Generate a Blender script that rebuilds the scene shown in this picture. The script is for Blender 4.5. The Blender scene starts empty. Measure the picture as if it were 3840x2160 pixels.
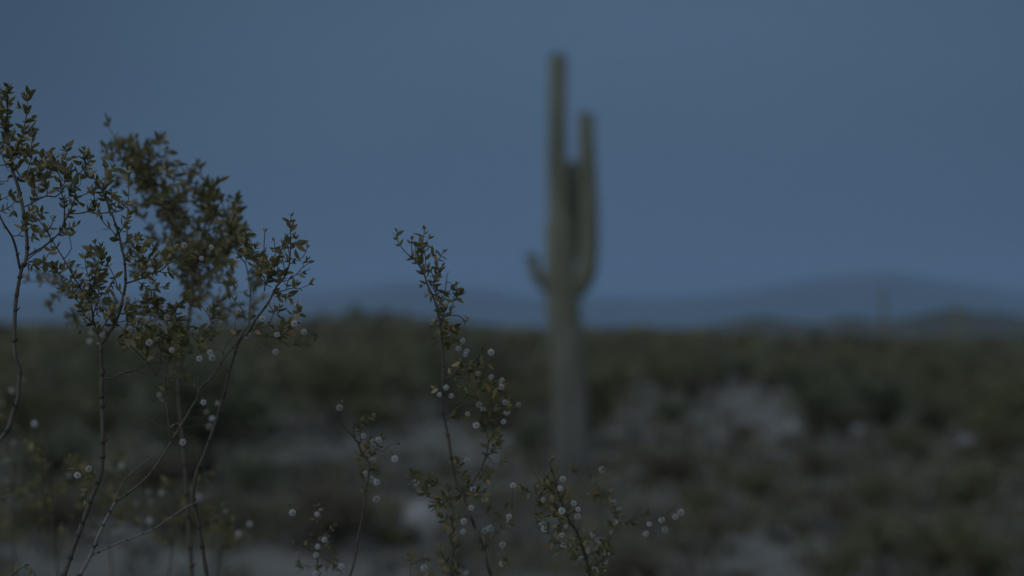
import bpy, math, random
import numpy as np
from mathutils import Vector, Matrix, Quaternion

random.seed(7)
rng = np.random.default_rng(7)
scene = bpy.context.scene
COL = scene.collection

# ------------------------------------------------------------------ camera
LENS, SENSOR = 70.0, 36.0
EYE = 1.6
FPX = 3840 * LENS / SENSOR            # focal length in photo pixels
HORIZON_ROW = 1264.0                  # eye level in the photo
PITCH = math.atan((HORIZON_ROW - 1080.0) / FPX)
FOCUS = 1.86
cam_data = bpy.data.cameras.new('camera')
cam_data.lens = LENS
cam_data.sensor_width = SENSOR
cam_data.clip_start = 0.05
cam_data.clip_end = 60000
cam_data.dof.use_dof = True
cam_data.dof.focus_distance = FOCUS
cam_data.dof.aperture_fstop = 4.1
cam = bpy.data.objects.new('camera', cam_data)
COL.objects.link(cam)
cam.location = (0, 0, EYE)
cam.rotation_euler = (math.pi / 2 + PITCH, 0, 0)
scene.camera = cam
FWD = Vector((0, math.cos(PITCH), math.sin(PITCH)))
UP = Vector((0, -math.sin(PITCH), math.cos(PITCH)))

# ------------------------------------------------------------------ dusk sky
SUN_AZ = math.radians(222)            # afterglow behind the camera, to the left (clockwise from +Y)
SUN_EL = math.radians(3.0)
world = bpy.data.worlds.new('World')
scene.world = world
world.use_nodes = True
wn, wl = world.node_tree.nodes, world.node_tree.links
wn.clear()
w_out = wn.new('ShaderNodeOutputWorld')
w_bg = wn.new('ShaderNodeBackground')
# clear twilight after sunset: even slate blue in the east (in view), deeper blue overhead, a broad pale afterglow in the west
w_tc = wn.new('ShaderNodeTexCoord')
w_sep = wn.new('ShaderNodeSeparateXYZ')
wl.new(w_tc.outputs['Generated'], w_sep.inputs[0])
w_el = wn.new('ShaderNodeValToRGB')
SKY_STOPS = [(0.0, (0.053, 0.077, 0.124)), (0.03, (0.054, 0.080, 0.131)), (0.08, (0.058, 0.094, 0.153)), (0.16, (0.065, 0.115, 0.179)), (0.30, (0.069, 0.121, 0.185)), (0.50, (0.110, 0.166, 0.248)), (1.0, (0.175, 0.236, 0.330))]
e = w_el.color_ramp.elements
e[0].position, e[0].color = SKY_STOPS[0][0], (*SKY_STOPS[0][1], 1)
e[1].position, e[1].color = SKY_STOPS[-1][0], (*SKY_STOPS[-1][1], 1)
for p_, c_ in SKY_STOPS[1:-1]:
    q_ = e.new(p_); q_.color = (*c_, 1)
wl.new(w_sep.outputs[2], w_el.inputs[0])
# lens vignette painted into sky colour, dimming outward, with thin veils of high haze
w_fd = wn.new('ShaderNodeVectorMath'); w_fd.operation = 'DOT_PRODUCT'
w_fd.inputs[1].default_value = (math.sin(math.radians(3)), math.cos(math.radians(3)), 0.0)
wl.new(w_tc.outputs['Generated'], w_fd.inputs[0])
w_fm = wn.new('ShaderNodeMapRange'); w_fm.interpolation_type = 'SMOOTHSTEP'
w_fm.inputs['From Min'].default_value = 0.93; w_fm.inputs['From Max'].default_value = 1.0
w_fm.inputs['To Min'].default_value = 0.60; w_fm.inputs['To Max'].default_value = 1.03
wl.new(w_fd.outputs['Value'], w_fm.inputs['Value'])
w_mp = wn.new('ShaderNodeMapping'); w_mp.inputs['Scale'].default_value = (3.0, 3.0, 9.0)
wl.new(w_tc.outputs['Generated'], w_mp.inputs['Vector'])
w_nz = wn.new('ShaderNodeTexNoise'); w_nz.inputs['Scale'].default_value = 1.6; w_nz.inputs['Detail'].default_value = 3
wl.new(w_mp.outputs[0], w_nz.inputs['Vector'])
w_nm = wn.new('ShaderNodeMapRange'); w_nm.inputs['To Min'].default_value = 0.90; w_nm.inputs['To Max'].default_value = 1.10
wl.new(w_nz.outputs['Fac'], w_nm.inputs['Value'])
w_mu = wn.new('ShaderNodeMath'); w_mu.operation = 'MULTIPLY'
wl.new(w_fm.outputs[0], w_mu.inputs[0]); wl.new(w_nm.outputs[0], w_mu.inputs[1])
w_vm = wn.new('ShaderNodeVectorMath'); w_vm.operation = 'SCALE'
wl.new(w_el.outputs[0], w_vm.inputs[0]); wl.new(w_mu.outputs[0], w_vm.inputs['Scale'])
w_dot = wn.new('ShaderNodeVectorMath'); w_dot.operation = 'DOT_PRODUCT'
w_dot.inputs[1].default_value = (math.sin(SUN_AZ) * math.cos(math.radians(12)), math.cos(SUN_AZ) * math.cos(math.radians(12)), math.sin(math.radians(12)))
wl.new(w_tc.outputs['Generated'], w_dot.inputs[0])
w_mr = wn.new('ShaderNodeMapRange'); w_mr.interpolation_type = 'SMOOTHERSTEP'
w_mr.inputs['From Min'].default_value = -0.45; w_mr.inputs['From Max'].default_value = 1.0
wl.new(w_dot.outputs['Value'], w_mr.inputs['Value'])
w_glow = wn.new('ShaderNodeMix'); w_glow.data_type = 'RGBA'; w_glow.blend_type = 'ADD'
w_glow.clamp_result = False
wl.new(w_mr.outputs[0], w_glow.inputs[0])
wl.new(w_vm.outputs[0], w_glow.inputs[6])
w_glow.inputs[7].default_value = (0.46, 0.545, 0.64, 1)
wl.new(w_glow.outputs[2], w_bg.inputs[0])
w_bg.inputs[1].default_value = 1.0
wl.new(w_bg.outputs[0], w_out.inputs[0])

sun_data = bpy.data.lights.new('afterglow', 'SUN')
sun_data.energy = 0.2
sun_data.angle = math.radians(50)
sun_data.color = (1.0, 0.86, 0.70)
sun = bpy.data.objects.new('afterglow', sun_data)
COL.objects.link(sun)
sd = Vector((math.sin(SUN_AZ) * math.cos(math.radians(18)), math.cos(SUN_AZ) * math.cos(math.radians(18)), math.sin(math.radians(18))))
sun.rotation_euler = (-sd).to_track_quat('-Z', 'Y').to_euler()

vs = scene.view_settings
scene.display_settings.display_device = 'sRGB'
vs.view_transform = 'Standard'
vs.look = 'None'
vs.exposure = 0.0
vs.gamma = 1.0
vs.use_curve_mapping = False
scene.render.engine = 'CYCLES'
cy = scene.cycles
cy.use_denoising = True
cy.denoiser = 'OPENIMAGEDENOISE'
cy.max_bounces = 6
cy.diffuse_bounces = 3
cy.glossy_bounces = 2
cy.transmission_bounces = 4
cy.volume_bounces = 1
cy.transparent_max_bounces = 8
cy.sample_clamp_indirect = 4.0

HAZE = 0.8e-4

# ------------------------------------------------------------------ helpers
def pt(px, py, d):
    """Photo pixel -> the world point that stands at depth d (metres along the view axis)."""
    x = (px - 1920.0) / FPX
    y = (1080.0 - py) / FPX
    return Vector((0, 0, EYE)) + FWD * d + Vector((1, 0, 0)) * (x * d) + UP * (y * d)

def ground_at(px, py):
    x = (px - 1920.0) / FPX
    y = (1080.0 - py) / FPX
    v = FWD + Vector((1, 0, 0)) * x + UP * y
    t = -EYE / v.z
    return Vector((v.x * t, v.y * t, 0.0))

def link(o, parent=None):
    COL.objects.link(o)
    if parent is not None:
        o.parent = parent
    return o

def tag(o, label=None, cat=None, group=None, kind=None):
    if label: o['label'] = label
    if cat: o['category'] = cat
    if group: o['group'] = group
    if kind: o['kind'] = kind
    return o

def mesh(name, verts, faces, mats, mat_idx=None, smooth=True):
    me = bpy.data.meshes.new(name)
    me.from_pydata(verts, [], faces)
    for m in mats:
        me.materials.append(m)
    if mat_idx is not None:
        me.polygons.foreach_set('material_index', mat_idx)
    if smooth:
        me.polygons.foreach_set('use_smooth', [True] * len(me.polygons))
    me.update()
    return me

def quad_mesh(name, V, nverts_per, mats, mat_idx=None, smooth=False):
    """V: (n, k, 3) array of polygons with k corners each."""
    n, k = V.shape[0], V.shape[1]
    me = bpy.data.meshes.new(name)
    me.vertices.add(n * k)
    me.vertices.foreach_set('co', V.reshape(-1).astype(np.float32))
    me.loops.add(n * k)
    me.loops.foreach_set('vertex_index', np.arange(n * k, dtype=np.int32))
    me.polygons.add(n)
    me.polygons.foreach_set('loop_start', np.arange(0, n * k, k, dtype=np.int32))
    for m in mats:
        me.materials.append(m)
    if mat_idx is not None:
        me.polygons.foreach_set('material_index', np.asarray(mat_idx, dtype=np.int32))
    if smooth:
        me.polygons.foreach_set('use_smooth', np.ones(n, dtype=bool))
    me.update(calc_edges=True)
    me.validate()
    return me

# ------------------------------------------------------------------ materials
def new_mat(name):
    m = bpy.data.materials.new(name)
    m.use_nodes = True
    nt = m.node_tree
    return m, nt, nt.nodes['Principled BSDF'], nt.nodes['Material Output']

def ramp(nt, fac, stops):
    r = nt.nodes.new('ShaderNodeValToRGB')
    el = r.color_ramp.elements
    el[0].position, el[0].color = stops[0][0], (*stops[0][1], 1)
    el[1].position, el[1].color = stops[-1][0], (*stops[-1][1], 1)
    for p, c in stops[1:-1]:
        e = el.new(p)
        e.color = (*c, 1)
    nt.links.new(fac, r.inputs[0])
    return r.outputs[0]

def noise(nt, scale, detail=4, rough=0.55, coord='Object', vec=None):
    n = nt.nodes.new('ShaderNodeTexNoise')
    n.inputs['Scale'].default_value = scale
    n.inputs['Detail'].default_value = detail
    n.inputs['Roughness'].default_value = rough
    if vec is None:
        tc = nt.nodes.new('ShaderNodeTexCoord')
        vec = tc.outputs[coord]
    nt.links.new(vec, n.inputs['Vector'])
    return n.outputs['Fac']

def bump(nt, bsdf, height, strength, dist):
    b = nt.nodes.new('ShaderNodeBump')
    b.inputs['Strength'].default_value = strength
    b.inputs['Distance'].default_value = dist
    nt.links.new(height, b.inputs['Height'])
    nt.links.new(b.outputs[0], bsdf.inputs['Normal'])

def leaf_mat(name, stops, per='object', trans=0.35, rough=0.45):
    m, nt, b, out = new_mat(name)
    if per == 'object':
        oi = nt.nodes.new('ShaderNodeObjectInfo')
        fac = oi.outputs['Random']
    else:
        g = nt.nodes.new('ShaderNodeNewGeometry')
        fac = g.outputs['Random Per Island']
    c = ramp(nt, fac, stops)
    nt.links.new(c, b.inputs['Base Color'])
    b.inputs['Roughness'].default_value = rough
    t = nt.nodes.new('ShaderNodeBsdfTranslucent')
    nt.links.new(c, t.inputs['Color'])
    mx = nt.nodes.new('ShaderNodeMixShader')
    mx.inputs[0].default_value = trans
    nt.links.new(b.outputs[0], mx.inputs[1])
    nt.links.new(t.outputs[0], mx.inputs[2])
    nt.links.new(mx.outputs[0], out.inputs['Surface'])
    return m

CREOSOTE = [(0.0, (0.078, 0.079, 0.028)), (0.42, (0.125, 0.115, 0.038)), (0.76, (0.180, 0.152, 0.050)),
            (0.91, (0.27, 0.20, 0.074)), (1.0, (0.38, 0.26, 0.11))]
M_leaf = leaf_mat('creosote_leaf', CREOSOTE, 'object')
M_leaf_mass = leaf_mat('creosote_leaf_mass', CREOSOTE, 'island')

def bark_mat(name, c0, c1, scale=900):
    m, nt, b, out = new_mat(name)
    f = noise(nt, scale, 5)
    nt.links.new(ramp(nt, f, [(0.3, c0), (0.7, c1)]), b.inputs['Base Color'])
    b.inputs['Roughness'].default_value = 0.85
    bump(nt, b, f, 0.5, 0.0004)
    return m
M_bark = bark_mat('young_bark', (0.062, 0.049, 0.037), (0.120, 0.096, 0.073))
M_bark_old = bark_mat('ash_grey_bark', (0.11, 0.103, 0.095), (0.21, 0.195, 0.18))
M_node = bark_mat('dark_node_ring', (0.032, 0.026, 0.021), (0.065, 0.053, 0.043))

m, nt, b, out = new_mat('white_seed_hair')
oi = nt.nodes.new('ShaderNodeObjectInfo')
hc = ramp(nt, oi.outputs['Random'], [(0.0, (0.44, 0.40, 0.33)), (0.22, (0.60, 0.58, 0.54)), (1.0, (0.78, 0.77, 0.75))])
nt.links.new(hc, b.inputs['Base Color'])
b.inputs['Roughness'].default_value = 0.7
t = nt.nodes.new('ShaderNodeBsdfTranslucent')
nt.links.new(hc, t.inputs['Color'])
mx = nt.nodes.new('ShaderNodeMixShader'); mx.inputs[0].default_value = 0.5
nt.links.new(b.outputs[0], mx.inputs[1]); nt.links.new(t.outputs[0], mx.inputs[2])
nt.links.new(mx.outputs[0], out.inputs['Surface'])
M_hair = m
m, nt, b, out = new_mat('seed_core')
b.inputs['Base Color'].default_value = (0.20, 0.19, 0.165, 1); b.inputs['Roughness'].default_value = 0.9
M_core = m

# bare desert soil: sand and fine gravel with wider darker crusts
m, nt, b, out = new_mat('desert_soil')
tc = nt.nodes.new('ShaderNodeTexCoord')
f1 = noise(nt, 0.35, 6, 0.6, vec=tc.outputs['Object'])
f2 = noise(nt, 14.0, 5, 0.65, vec=tc.outputs['Object'])
c1 = ramp(nt, f1, [(0.30, (0.150, 0.143, 0.125)), (0.62, (0.275, 0.262, 0.235))])
c2 = ramp(nt, f2, [(0.30, (0.62, 0.60, 0.58)), (0.72, (1.0, 1.0, 1.0))])
mm = nt.nodes.new('ShaderNodeMix'); mm.data_type = 'RGBA'; mm.blend_type = 'MULTIPLY'
mm.inputs[0].default_value = 1.0
nt.links.new(c1, mm.inputs[6]); nt.links.new(c2, mm.inputs[7])
nt.links.new(mm.outputs[2], b.inputs['Base Color'])
b.inputs['Roughness'].default_value = 0.95
b.inputs['Specular IOR Level'].default_value = 0.1
bump(nt, b, f2, 0.6, 0.03)
M_soil = m

def rock_mat(name, c0, c1, sc):
    m, nt, b, out = new_mat(name)
    f = noise(nt, sc, 7, 0.6)
    nt.links.new(ramp(nt, f, [(0.3, c0), (0.7, c1)]), b.inputs['Base Color'])
    b.inputs['Roughness'].default_value = 0.9
    bump(nt, b, f, 0.5, 0.03)
    return m
M_rock = rock_mat('pale_rock', (0.22, 0.21, 0.20), (0.34, 0.325, 0.31), 5.0)
M_mount = rock_mat('mountain_rock', (0.045, 0.044, 0.040), (0.085, 0.080, 0.072), 0.004)
M_hill = rock_mat('scrub_hill', (0.055, 0.058, 0.045), (0.10, 0.10, 0.08), 0.03)

# saguaro skin
m, nt, b, out = new_mat('saguaro_skin')
tc = nt.nodes.new('ShaderNodeTexCoord')
mp = nt.nodes.new('ShaderNodeMapping'); mp.inputs['Scale'].default_value = (1.0, 1.0, 0.22)
nt.links.new(tc.outputs['Object'], mp.inputs['Vector'])
f = noise(nt, 6.0, 6, 0.6, vec=mp.outputs[0])
g = ramp(nt, f, [(0.28, (0.095, 0.097, 0.066)), (0.5, (0.165, 0.166, 0.112)), (0.74, (0.25, 0.246, 0.175))])
sep = nt.nodes.new('ShaderNodeSeparateXYZ')
nt.links.new(tc.outputs['Object'], sep.inputs[0])
mr = nt.nodes.new('ShaderNodeMapRange')
mr.inputs['From Min'].default_value = 0.2; mr.inputs['From Max'].default_value = 2.3
nt.links.new(sep.outputs[2], mr.inputs['Value'])
mx = nt.nodes.new('ShaderNodeMix'); mx.data_type = 'RGBA'
nt.links.new(mr.outputs[0], mx.inputs[0])
old = ramp(nt, f, [(0.28, (0.080, 0.075, 0.063)), (0.5, (0.130, 0.124, 0.106)), (0.74, (0.195, 0.187, 0.163))])   # corky old skin at the foot
nt.links.new(old, mx.inputs[6]); nt.links.new(g, mx.inputs[7])
nt.links.new(mx.outputs[2], b.inputs['Base Color'])
b.inputs['Roughness'].default_value = 0.7
bump(nt, b, f, 0.3, 0.01)
M_saguaro = m
m, nt, b, out = new_mat('saguaro_crown_spines')
b.inputs['Base Color'].default_value = (0.11, 0.095, 0.07, 1); b.inputs['Roughness'].default_value = 0.9
M_crownspine = m

M_olive = leaf_mat('olive_shrub_leaf', [(0, (0.105, 0.100, 0.042)), (0.6, (0.160, 0.147, 0.064)), (1, (0.22, 0.195, 0.095))], 'island', 0.2, 0.6)
M_green = leaf_mat('green_shrub_leaf', [(0, (0.085, 0.092, 0.048)), (0.6, (0.122, 0.128, 0.068)), (1, (0.170, 0.172, 0.098))], 'island', 0.2, 0.6)
M_brown = leaf_mat('dry_shrub_leaf', [(0, (0.080, 0.065, 0.040)), (0.6, (0.125, 0.100, 0.062)), (1, (0.180, 0.145, 0.092))], 'island', 0.2, 0.7)
M_straw = leaf_mat('dry_grass_blade', [(0, (0.10, 0.098, 0.080)), (0.6, (0.15, 0.146, 0.122)), (1, (0.22, 0.212, 0.18))], 'island', 0.25, 0.8)
M_wood = bark_mat('shrub_wood', (0.06, 0.05, 0.042), (0.12, 0.10, 0.085), 40)

# ------------------------------------------------------------------ ground
def hill_h(x, y):
    """Ground height (numpy): nearly flat by the camera, long swells far out, one low rise left of the cactus."""
    r = np.hypot(x, y)
    far = np.clip((r - 45.0) / 120.0, 0, 1)
    h = 0.05 * np.sin(x * 0.23 + 1.3) * np.sin(y * 0.19 + 0.4) * np.clip((r - 10) / 20, 0, 1) * np.clip(1 - far, 0.3, 1)
    h = h + far * (0.35 * np.sin(x * 0.021 + 0.7) * np.cos(y * 0.013) )
    h = h + 3.7 * np.exp(-(((x + 24) / 17.0) ** 2) - (((y - 330) / 70.0) ** 2))
    return h

def build_ground():
    radii = [0.0] + list(np.geomspace(0.6, 14500, 150))
    nth = 240
    th = np.linspace(0, 2 * math.pi, nth, endpoint=False)
    V = [(0, 0, 0.0)]
    for r in radii[1:]:
        x, y = r * np.sin(th), r * np.cos(th)
        z = hill_h(x, y)
        V += list(zip(x.tolist(), y.tolist(), z.tolist()))
    F = []
    for j in range(nth):
        F.append((0, 1 + (j + 1) % nth, 1 + j))
    for i in range(len(radii) - 2):
        a, c = 1 + i * nth, 1 + (i + 1) * nth
        for j in range(nth):
            k = (j + 1) % nth
            F.append((a + j, a + k, c + k, c + j))
    me = mesh('ground', V, F, [M_soil])
    o = link(bpy.data.objects.new('ground', me))
    tag(o, kind='structure')
build_ground()

def ridge_mesh(name, mat, dist, depth, crest, seed, jag, az_span=None):
    """A range of hills: crest = [(photo x, photo y)], standing `dist` metres out and `depth` metres thick."""
    r_ = np.random.default_rng(seed)
    cx = np.array([c[0] for c in crest]); cyy = np.array([c[1] for c in crest])
    n = 260
    xs = np.linspace(cx[0], cx[-1], n)
    ys = np.interp(xs, cx, cyy)
    H = (HORIZON_ROW - ys) / FPX * dist + EYE
    ph = r_.uniform(0, 6.28, 8)
    u = np.linspace(0, 1, n)
    for k in range(8):
        H = H * (1 + jag * 0.5 ** (k * 0.5) * np.sin(u * 14 * (k + 1) * 1.37 + ph[k]))
    X = (xs - 1920) / FPX * dist
    m_ = 13
    V, F = [], []
    for j in range(m_):
        t = j / (m_ - 1) * 2 - 1
        prof = max(0.0, 1 - abs(t)) ** 1.15
        y = dist + t * depth
        w = 1 + 0.12 * np.sin(u * 57 + j * 1.3 + ph[0]) * (1 - prof)
        for i in range(n):
            gul = 1 - 0.22 * (1 - prof) * prof * 4 * abs(math.sin(u[i] * 90 + math.sin(u[i] * 31 + ph[1]) * 2 + t))
            V.append((X[i] * (y / dist), y, -1.0 if j in (0, m_ - 1) else H[i] * prof * w[i] * gul))
    for j in range(m_ - 1):
        for i in range(n - 1):
            a = j * n + i
            F.append((a, a + 1, a + n + 1, a + n))
    o = link(bpy.data.objects.new(name, mesh(name, V, F, [mat])))
    tag(o, kind='structure')
    return o
f2s = 3840 / 2576
ridge_mesh('mountains', M_mount, 11000, 1500, [(-2600, 1230), (-1500, 1120), (-700, 1080), (0, 1105), (500, 1112), (1150, 1100), (1490, 1062), (1760, 1086),
           (2000, 1106), (2250, 1112), (2550, 1108), (2800, 1092), (3060, 1045), (3350, 1026), (3580, 1068), (3900, 1112), (4600, 1060), (5400, 1130), (6400, 1225)], 3, 0.026)
ridge_mesh('hills', M_hill, 900, 120, [(2300, 1262), (2560, 1236), (2720, 1212), (2800, 1192), (2870, 1188), (2930, 1198), (3020, 1208), (3080, 1206), (3150, 1184), (3210, 1180), (3270, 1194), (3350, 1204), (3430, 1196), (3500, 1168), (3570, 1158),
           (3650, 1174), (3740, 1178), (3840, 1188), (4100, 1185), (4500, 1215), (5000, 1262)], 5, 0.055)
ridge_mesh('hills.001', M_hill, 700, 100, [(-1600, 1262), (-900, 1200), (-300, 1214), (200, 1208), (600, 1218), (1000, 1222), (1200, 1210), (1480, 1186), (1600, 1192), (1800, 1214), (2050, 1236), (2300, 1262)], 9, 0.03)

# ------------------------------------------------------------------ shrubs (shared meshes)
def tube_rings(P, R, sides=5):
    """Tube along points P with radii R -> verts, faces."""
    P = [Vector(p) for p in P]
    V, F = [], []
    n = len(P)
    up0 = Vector((0.31, 0.17, 0.93)).normalized()
    prev = None
    for i in range(n):
        d = (P[min(i + 1, n - 1)] - P[max(i - 1, 0)])
        if d.length < 1e-9:
            d = Vector((0, 0, 1))
        d.normalize()
        if prev is None:
            a = d.cross(up0)
            if a.length < 1e-3:
                a = d.cross(Vector((1, 0, 0)))
        else:
            a = prev - d * prev.dot(d)
        a.normalize()
        prev = a
        c = d.cross(a)
        for k in range(sides):
            t = 2 * math.pi * k / sides
            V.append(tuple(P[i] + (a * math.cos(t) + c * math.sin(t)) * R[i]))
    for i in range(n - 1):
        for k in range(sides):
            q = (k + 1) % sides
            F.append((i * sides + k, i * sides + q, (i + 1) * sides + q, (i + 1) * sides + k))
    V.append(tuple(P[0])); F += [(len(V) - 1, (k + 1) % sides, k) for k in range(sides)]
    V.append(tuple(P[-1])); F += [(len(V) - 1, (n - 1) * sides + k, (n - 1) * sides + (k + 1) % sides) for k in range(sides)]
    return V, F

def leaf_quads(C, D, L, W, r_):
    """Rhombic leaf faces at C along D."""
    n = len(C)
    D = D / np.linalg.norm(D, axis=1, keepdims=True)
    R = r_.normal(size=(n, 3))
    S = np.cross(D, R); S /= np.linalg.norm(S, axis=1, keepdims=True) + 1e-9
    L = L[:, None]; W = W[:, None]
    return np.stack([C, C + D * L * 0.5 + S * W, C + D * L, C + D * L * 0.5 - S * W], axis=1)

def shrub_meshes(seed, mat, n_leaf=1500, lobes=9, openness=0.5):
    """Unit shrub: about 1 wide (radius .5) and 1 high. Returns (stems mesh, foliage mesh)."""
    r_ = np.random.default_rng(seed)
    V, F = [], []
    tips = []
    for k in range(16):
        az = r_.uniform(0, 2 * math.pi); lean = r_.uniform(0.05, 0.46)
        top = r_.uniform(0.5, 0.92)
        p = [Vector((math.cos(az) * lean * s ** 1.2 + r_.normal() * 0.015, math.sin(az) * lean * s ** 1.2 + r_.normal() * 0.015, top * s)) for s in (0, .3, .55, .8, 1)]
        v, f = tube_rings(p, [0.014, 0.011, 0.009, 0.006, 0.003], 4)
        o = len(V); V += v; F += [tuple(i + o for i in q) for q in f]
        tips += [p[2], p[3], p[4]]
    T = np.array([tuple(t) for t in tips])
    # uneven clumps round the stem tips
    nc = len(T)
    wgt = r_.uniform(0.2, 1.0, nc) ** 2; wgt /= wgt.sum()
    idx = r_.choice(nc, n_leaf, p=wgt)
    C = T[idx] + r_.normal(size=(n_leaf, 3)) * np.array([0.085, 0.085, 0.075])
    C[:, 2] = np.clip(C[:, 2], 0.02, 1.05)
    D = C - np.array([0, 0, 0.25]); D = D + r_.normal(size=D.shape) * 0.35
    L = r_.uniform(0.045, 0.09, n_leaf); W = L * r_.uniform(0.16, 0.28, n_leaf)
    Q = leaf_quads(C, D, L, W, r_)
    return mesh('shrub_stems', V, F, [M_wood]), quad_mesh('shrub_foliage', Q, 4, [mat])

SHRUBS = {}
for tone, mt in (('olive', M_olive), ('green', M_green), ('brown', M_brown)):
    SHRUBS[tone] = [shrub_meshes(100 + i + {'olive': 0, 'green': 20, 'brown': 40}[tone], mt) for i in range(3)]

def shrub(x, y, w, h, tone, label, group, depth=None, name='desert_shrub', sink=0.02, i=None):
    z = float(hill_h(np.array(x), np.array(y)))
    root = link(bpy.data.objects.new(name, None))
    root.empty_display_size = 0.2
    root.location = (x, y, z - sink)
    root.rotation_euler = (0, 0, random.uniform(0, 6.28))
    root.scale = (w, depth or w, h)
    st, fo = SHRUBS[tone][i if i is not None else random.randrange(3)]
    a = link(bpy.data.objects.new('stems', st), root)
    c = link(bpy.data.objects.new('foliage', fo), root)
    c['kind'] = 'stuff'
    tag(root, label, 'shrub', group)
    return root

# shrubs one can tell apart: (x0, x1, top, foot) in the 2576-wide view, tone, label
G1 = 'shrubs on the desert flat'
NAMED = [
    (1492, 1566, 1000, 1068, 'brown', 'small dark dry shrub just right of the saguaro trunk'),
    (1636, 1756, 1000, 1084, 'green', 'dark low shrub left of the pale bare patch'),
    (1500, 1612, 880, 1016, 'olive', 'olive shrub close behind the saguaro trunk on its right'),
    (1600, 1778, 890, 992, 'olive', 'broad olive shrub between the saguaro and the pale bare patch'),
    (1800, 1965, 892, 972, 'green', 'dark green shrub standing behind the pale bare patch'),
    (1866, 2028, 846, 900, 'olive', 'olive shrub crown beyond the dark shrub behind the bare patch'),
    (1945, 2090, 900, 1012, 'green', 'dark green shrub on the right rear edge of the bare patch'),
    (2054, 2224, 965, 1060, 'green', 'wide dark shrub right of the pale bare patch'),
    (2000, 2110, 1118, 1205, 'brown', 'dry brown shrub in front of the bare patch, right of its middle'),
    (1584, 1824, 1122, 1230, 'brown', 'widest dry brown shrub on the open ground right of the saguaro foot'),
    (1832, 1914, 1066, 1118, 'brown', 'tiny dark shrub at the front edge of the pale bare patch'),
    (2262, 2402, 875, 1064, 'olive', 'tall olive shrub towards the right edge'),
    (2390, 2600, 905, 1085, 'brown', 'tall dark brown shrub at the right edge'),
    (2226, 2394, 1072, 1168, 'olive', 'olive shrub in front of the tall olive one on the right'),
    (2410, 2530, 1110, 1168, 'brown', 'low brown shrub near the right edge below the tall brown one'),
    (1950, 2048, 1290, 1354, 'brown', 'small very dark shrub alone on grey ground at lower right'),
    (1722, 1884, 1300, 1368, 'brown', 'dark dry shrub on grey ground just right of the seed covered sprigs'),
    (2184, 2298, 1194, 1250, 'brown', 'small brown shrub at middle right between two olive shrubs'),
    (2200, 2600, 1290, 1470, 'olive', 'big olive shrub filling the lower right corner'),
    (2010, 2230, 1360, 1490, 'olive', 'lower olive shrub left of the big one in the lower right corner'),
    (1496, 1716, 1388, 1480, 'brown', 'dry brown shrub at the bottom edge below the seed covered sprigs'),
    (120, 790, 860, 1235, 'green', 'huge dark green shrub behind the leafy bush on the left'),
    (-160, 130, 940, 1130, 'green', 'dark shrub at the far left edge behind the thick stem'),
    (640, 1020, 1215, 1396, 'brown', 'dark dry shrub behind the thin sprig above the pale foreground soil'),
    (540, 720, 1140, 1262, 'green', 'dark green shrub in front of the huge one, right of the leaning stem'),
    (1272, 1394, 1042, 1150, 'green', 'dark green shrub at the left of the saguaro foot'),
    (-40, 330, 1225, 1372, 'brown', 'dark brown shrub low at the left edge above the pale soil'),
    (300, 680, 1235, 1376, 'brown', 'dark brown shrub low behind the leaning grey stems'),
    (880, 1110, 880, 968, 'olive', 'grey olive shrub far behind the central sprig'),
    (1120, 1330, 870, 962, 'green', 'dull green shrub between the central sprig and the saguaro'),
    (760, 930, 960, 1050, 'green', 'green shrub right of the huge dark green one'),
    (2110, 2290, 1190, 1300, 'olive', 'soft olive shrub above the big one in the lower right corner'),
    (2330, 2600, 1165, 1300, 'olive', 'wide soft olive shrub at the right edge above the lower corner'),
    (1840, 1990, 1170, 1262, 'olive', 'olive shrub at lower right beside the widest dry brown one'),
    (1690, 1860, 1225, 1300, 'olive', 'low olive shrub just in front of the widest dry brown one'),
    (2290, 2470, 960, 1100, 'olive', 'dense olive shrub in front of the tall olive one near the right edge'),
    (2430, 2640, 1010, 1200, 'olive', 'large soft olive shrub cut by the right edge below the tall brown one'),
    (1740, 1880, 900, 984, 'green', 'dark green shrub at the left rear edge of the pale bare patch'),
    (1880, 2010, 905, 990, 'olive', 'olive shrub at the rear edge of the pale bare patch'),
    (2110, 2340, 1285, 1415, 'olive', 'rounded olive shrub just behind the lower right corner shrubs'),
    (2340, 2660, 1330, 1500, 'olive', 'olive shrub cut by the right edge in the lower right corner'),
    (-90, 260, 1060, 1240, 'green', 'dark green shrub low at the left edge behind the thick stem'),
    (260, 520, 1130, 1262, 'brown', 'dull brown shrub between the huge green shrub and the pale foreground soil'),
    (2060, 2200, 1240, 1345, 'brown', 'brown shrub right of the small very dark one at lower right'),
]
for (x0, x1, yt, yb, tone, label) in NAMED:
    p = ground_at((x0 + x1) / 2 * f2s, yb * f2s)
    k = p.y / FPX * f2s
    w = (x1 - x0) * k; h = (yb - yt) * k * 1.05
    shrub(p.x, p.y + w * 0.35, w * 1.02, h, tone, label, G1, depth=w * 0.9)

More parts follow.
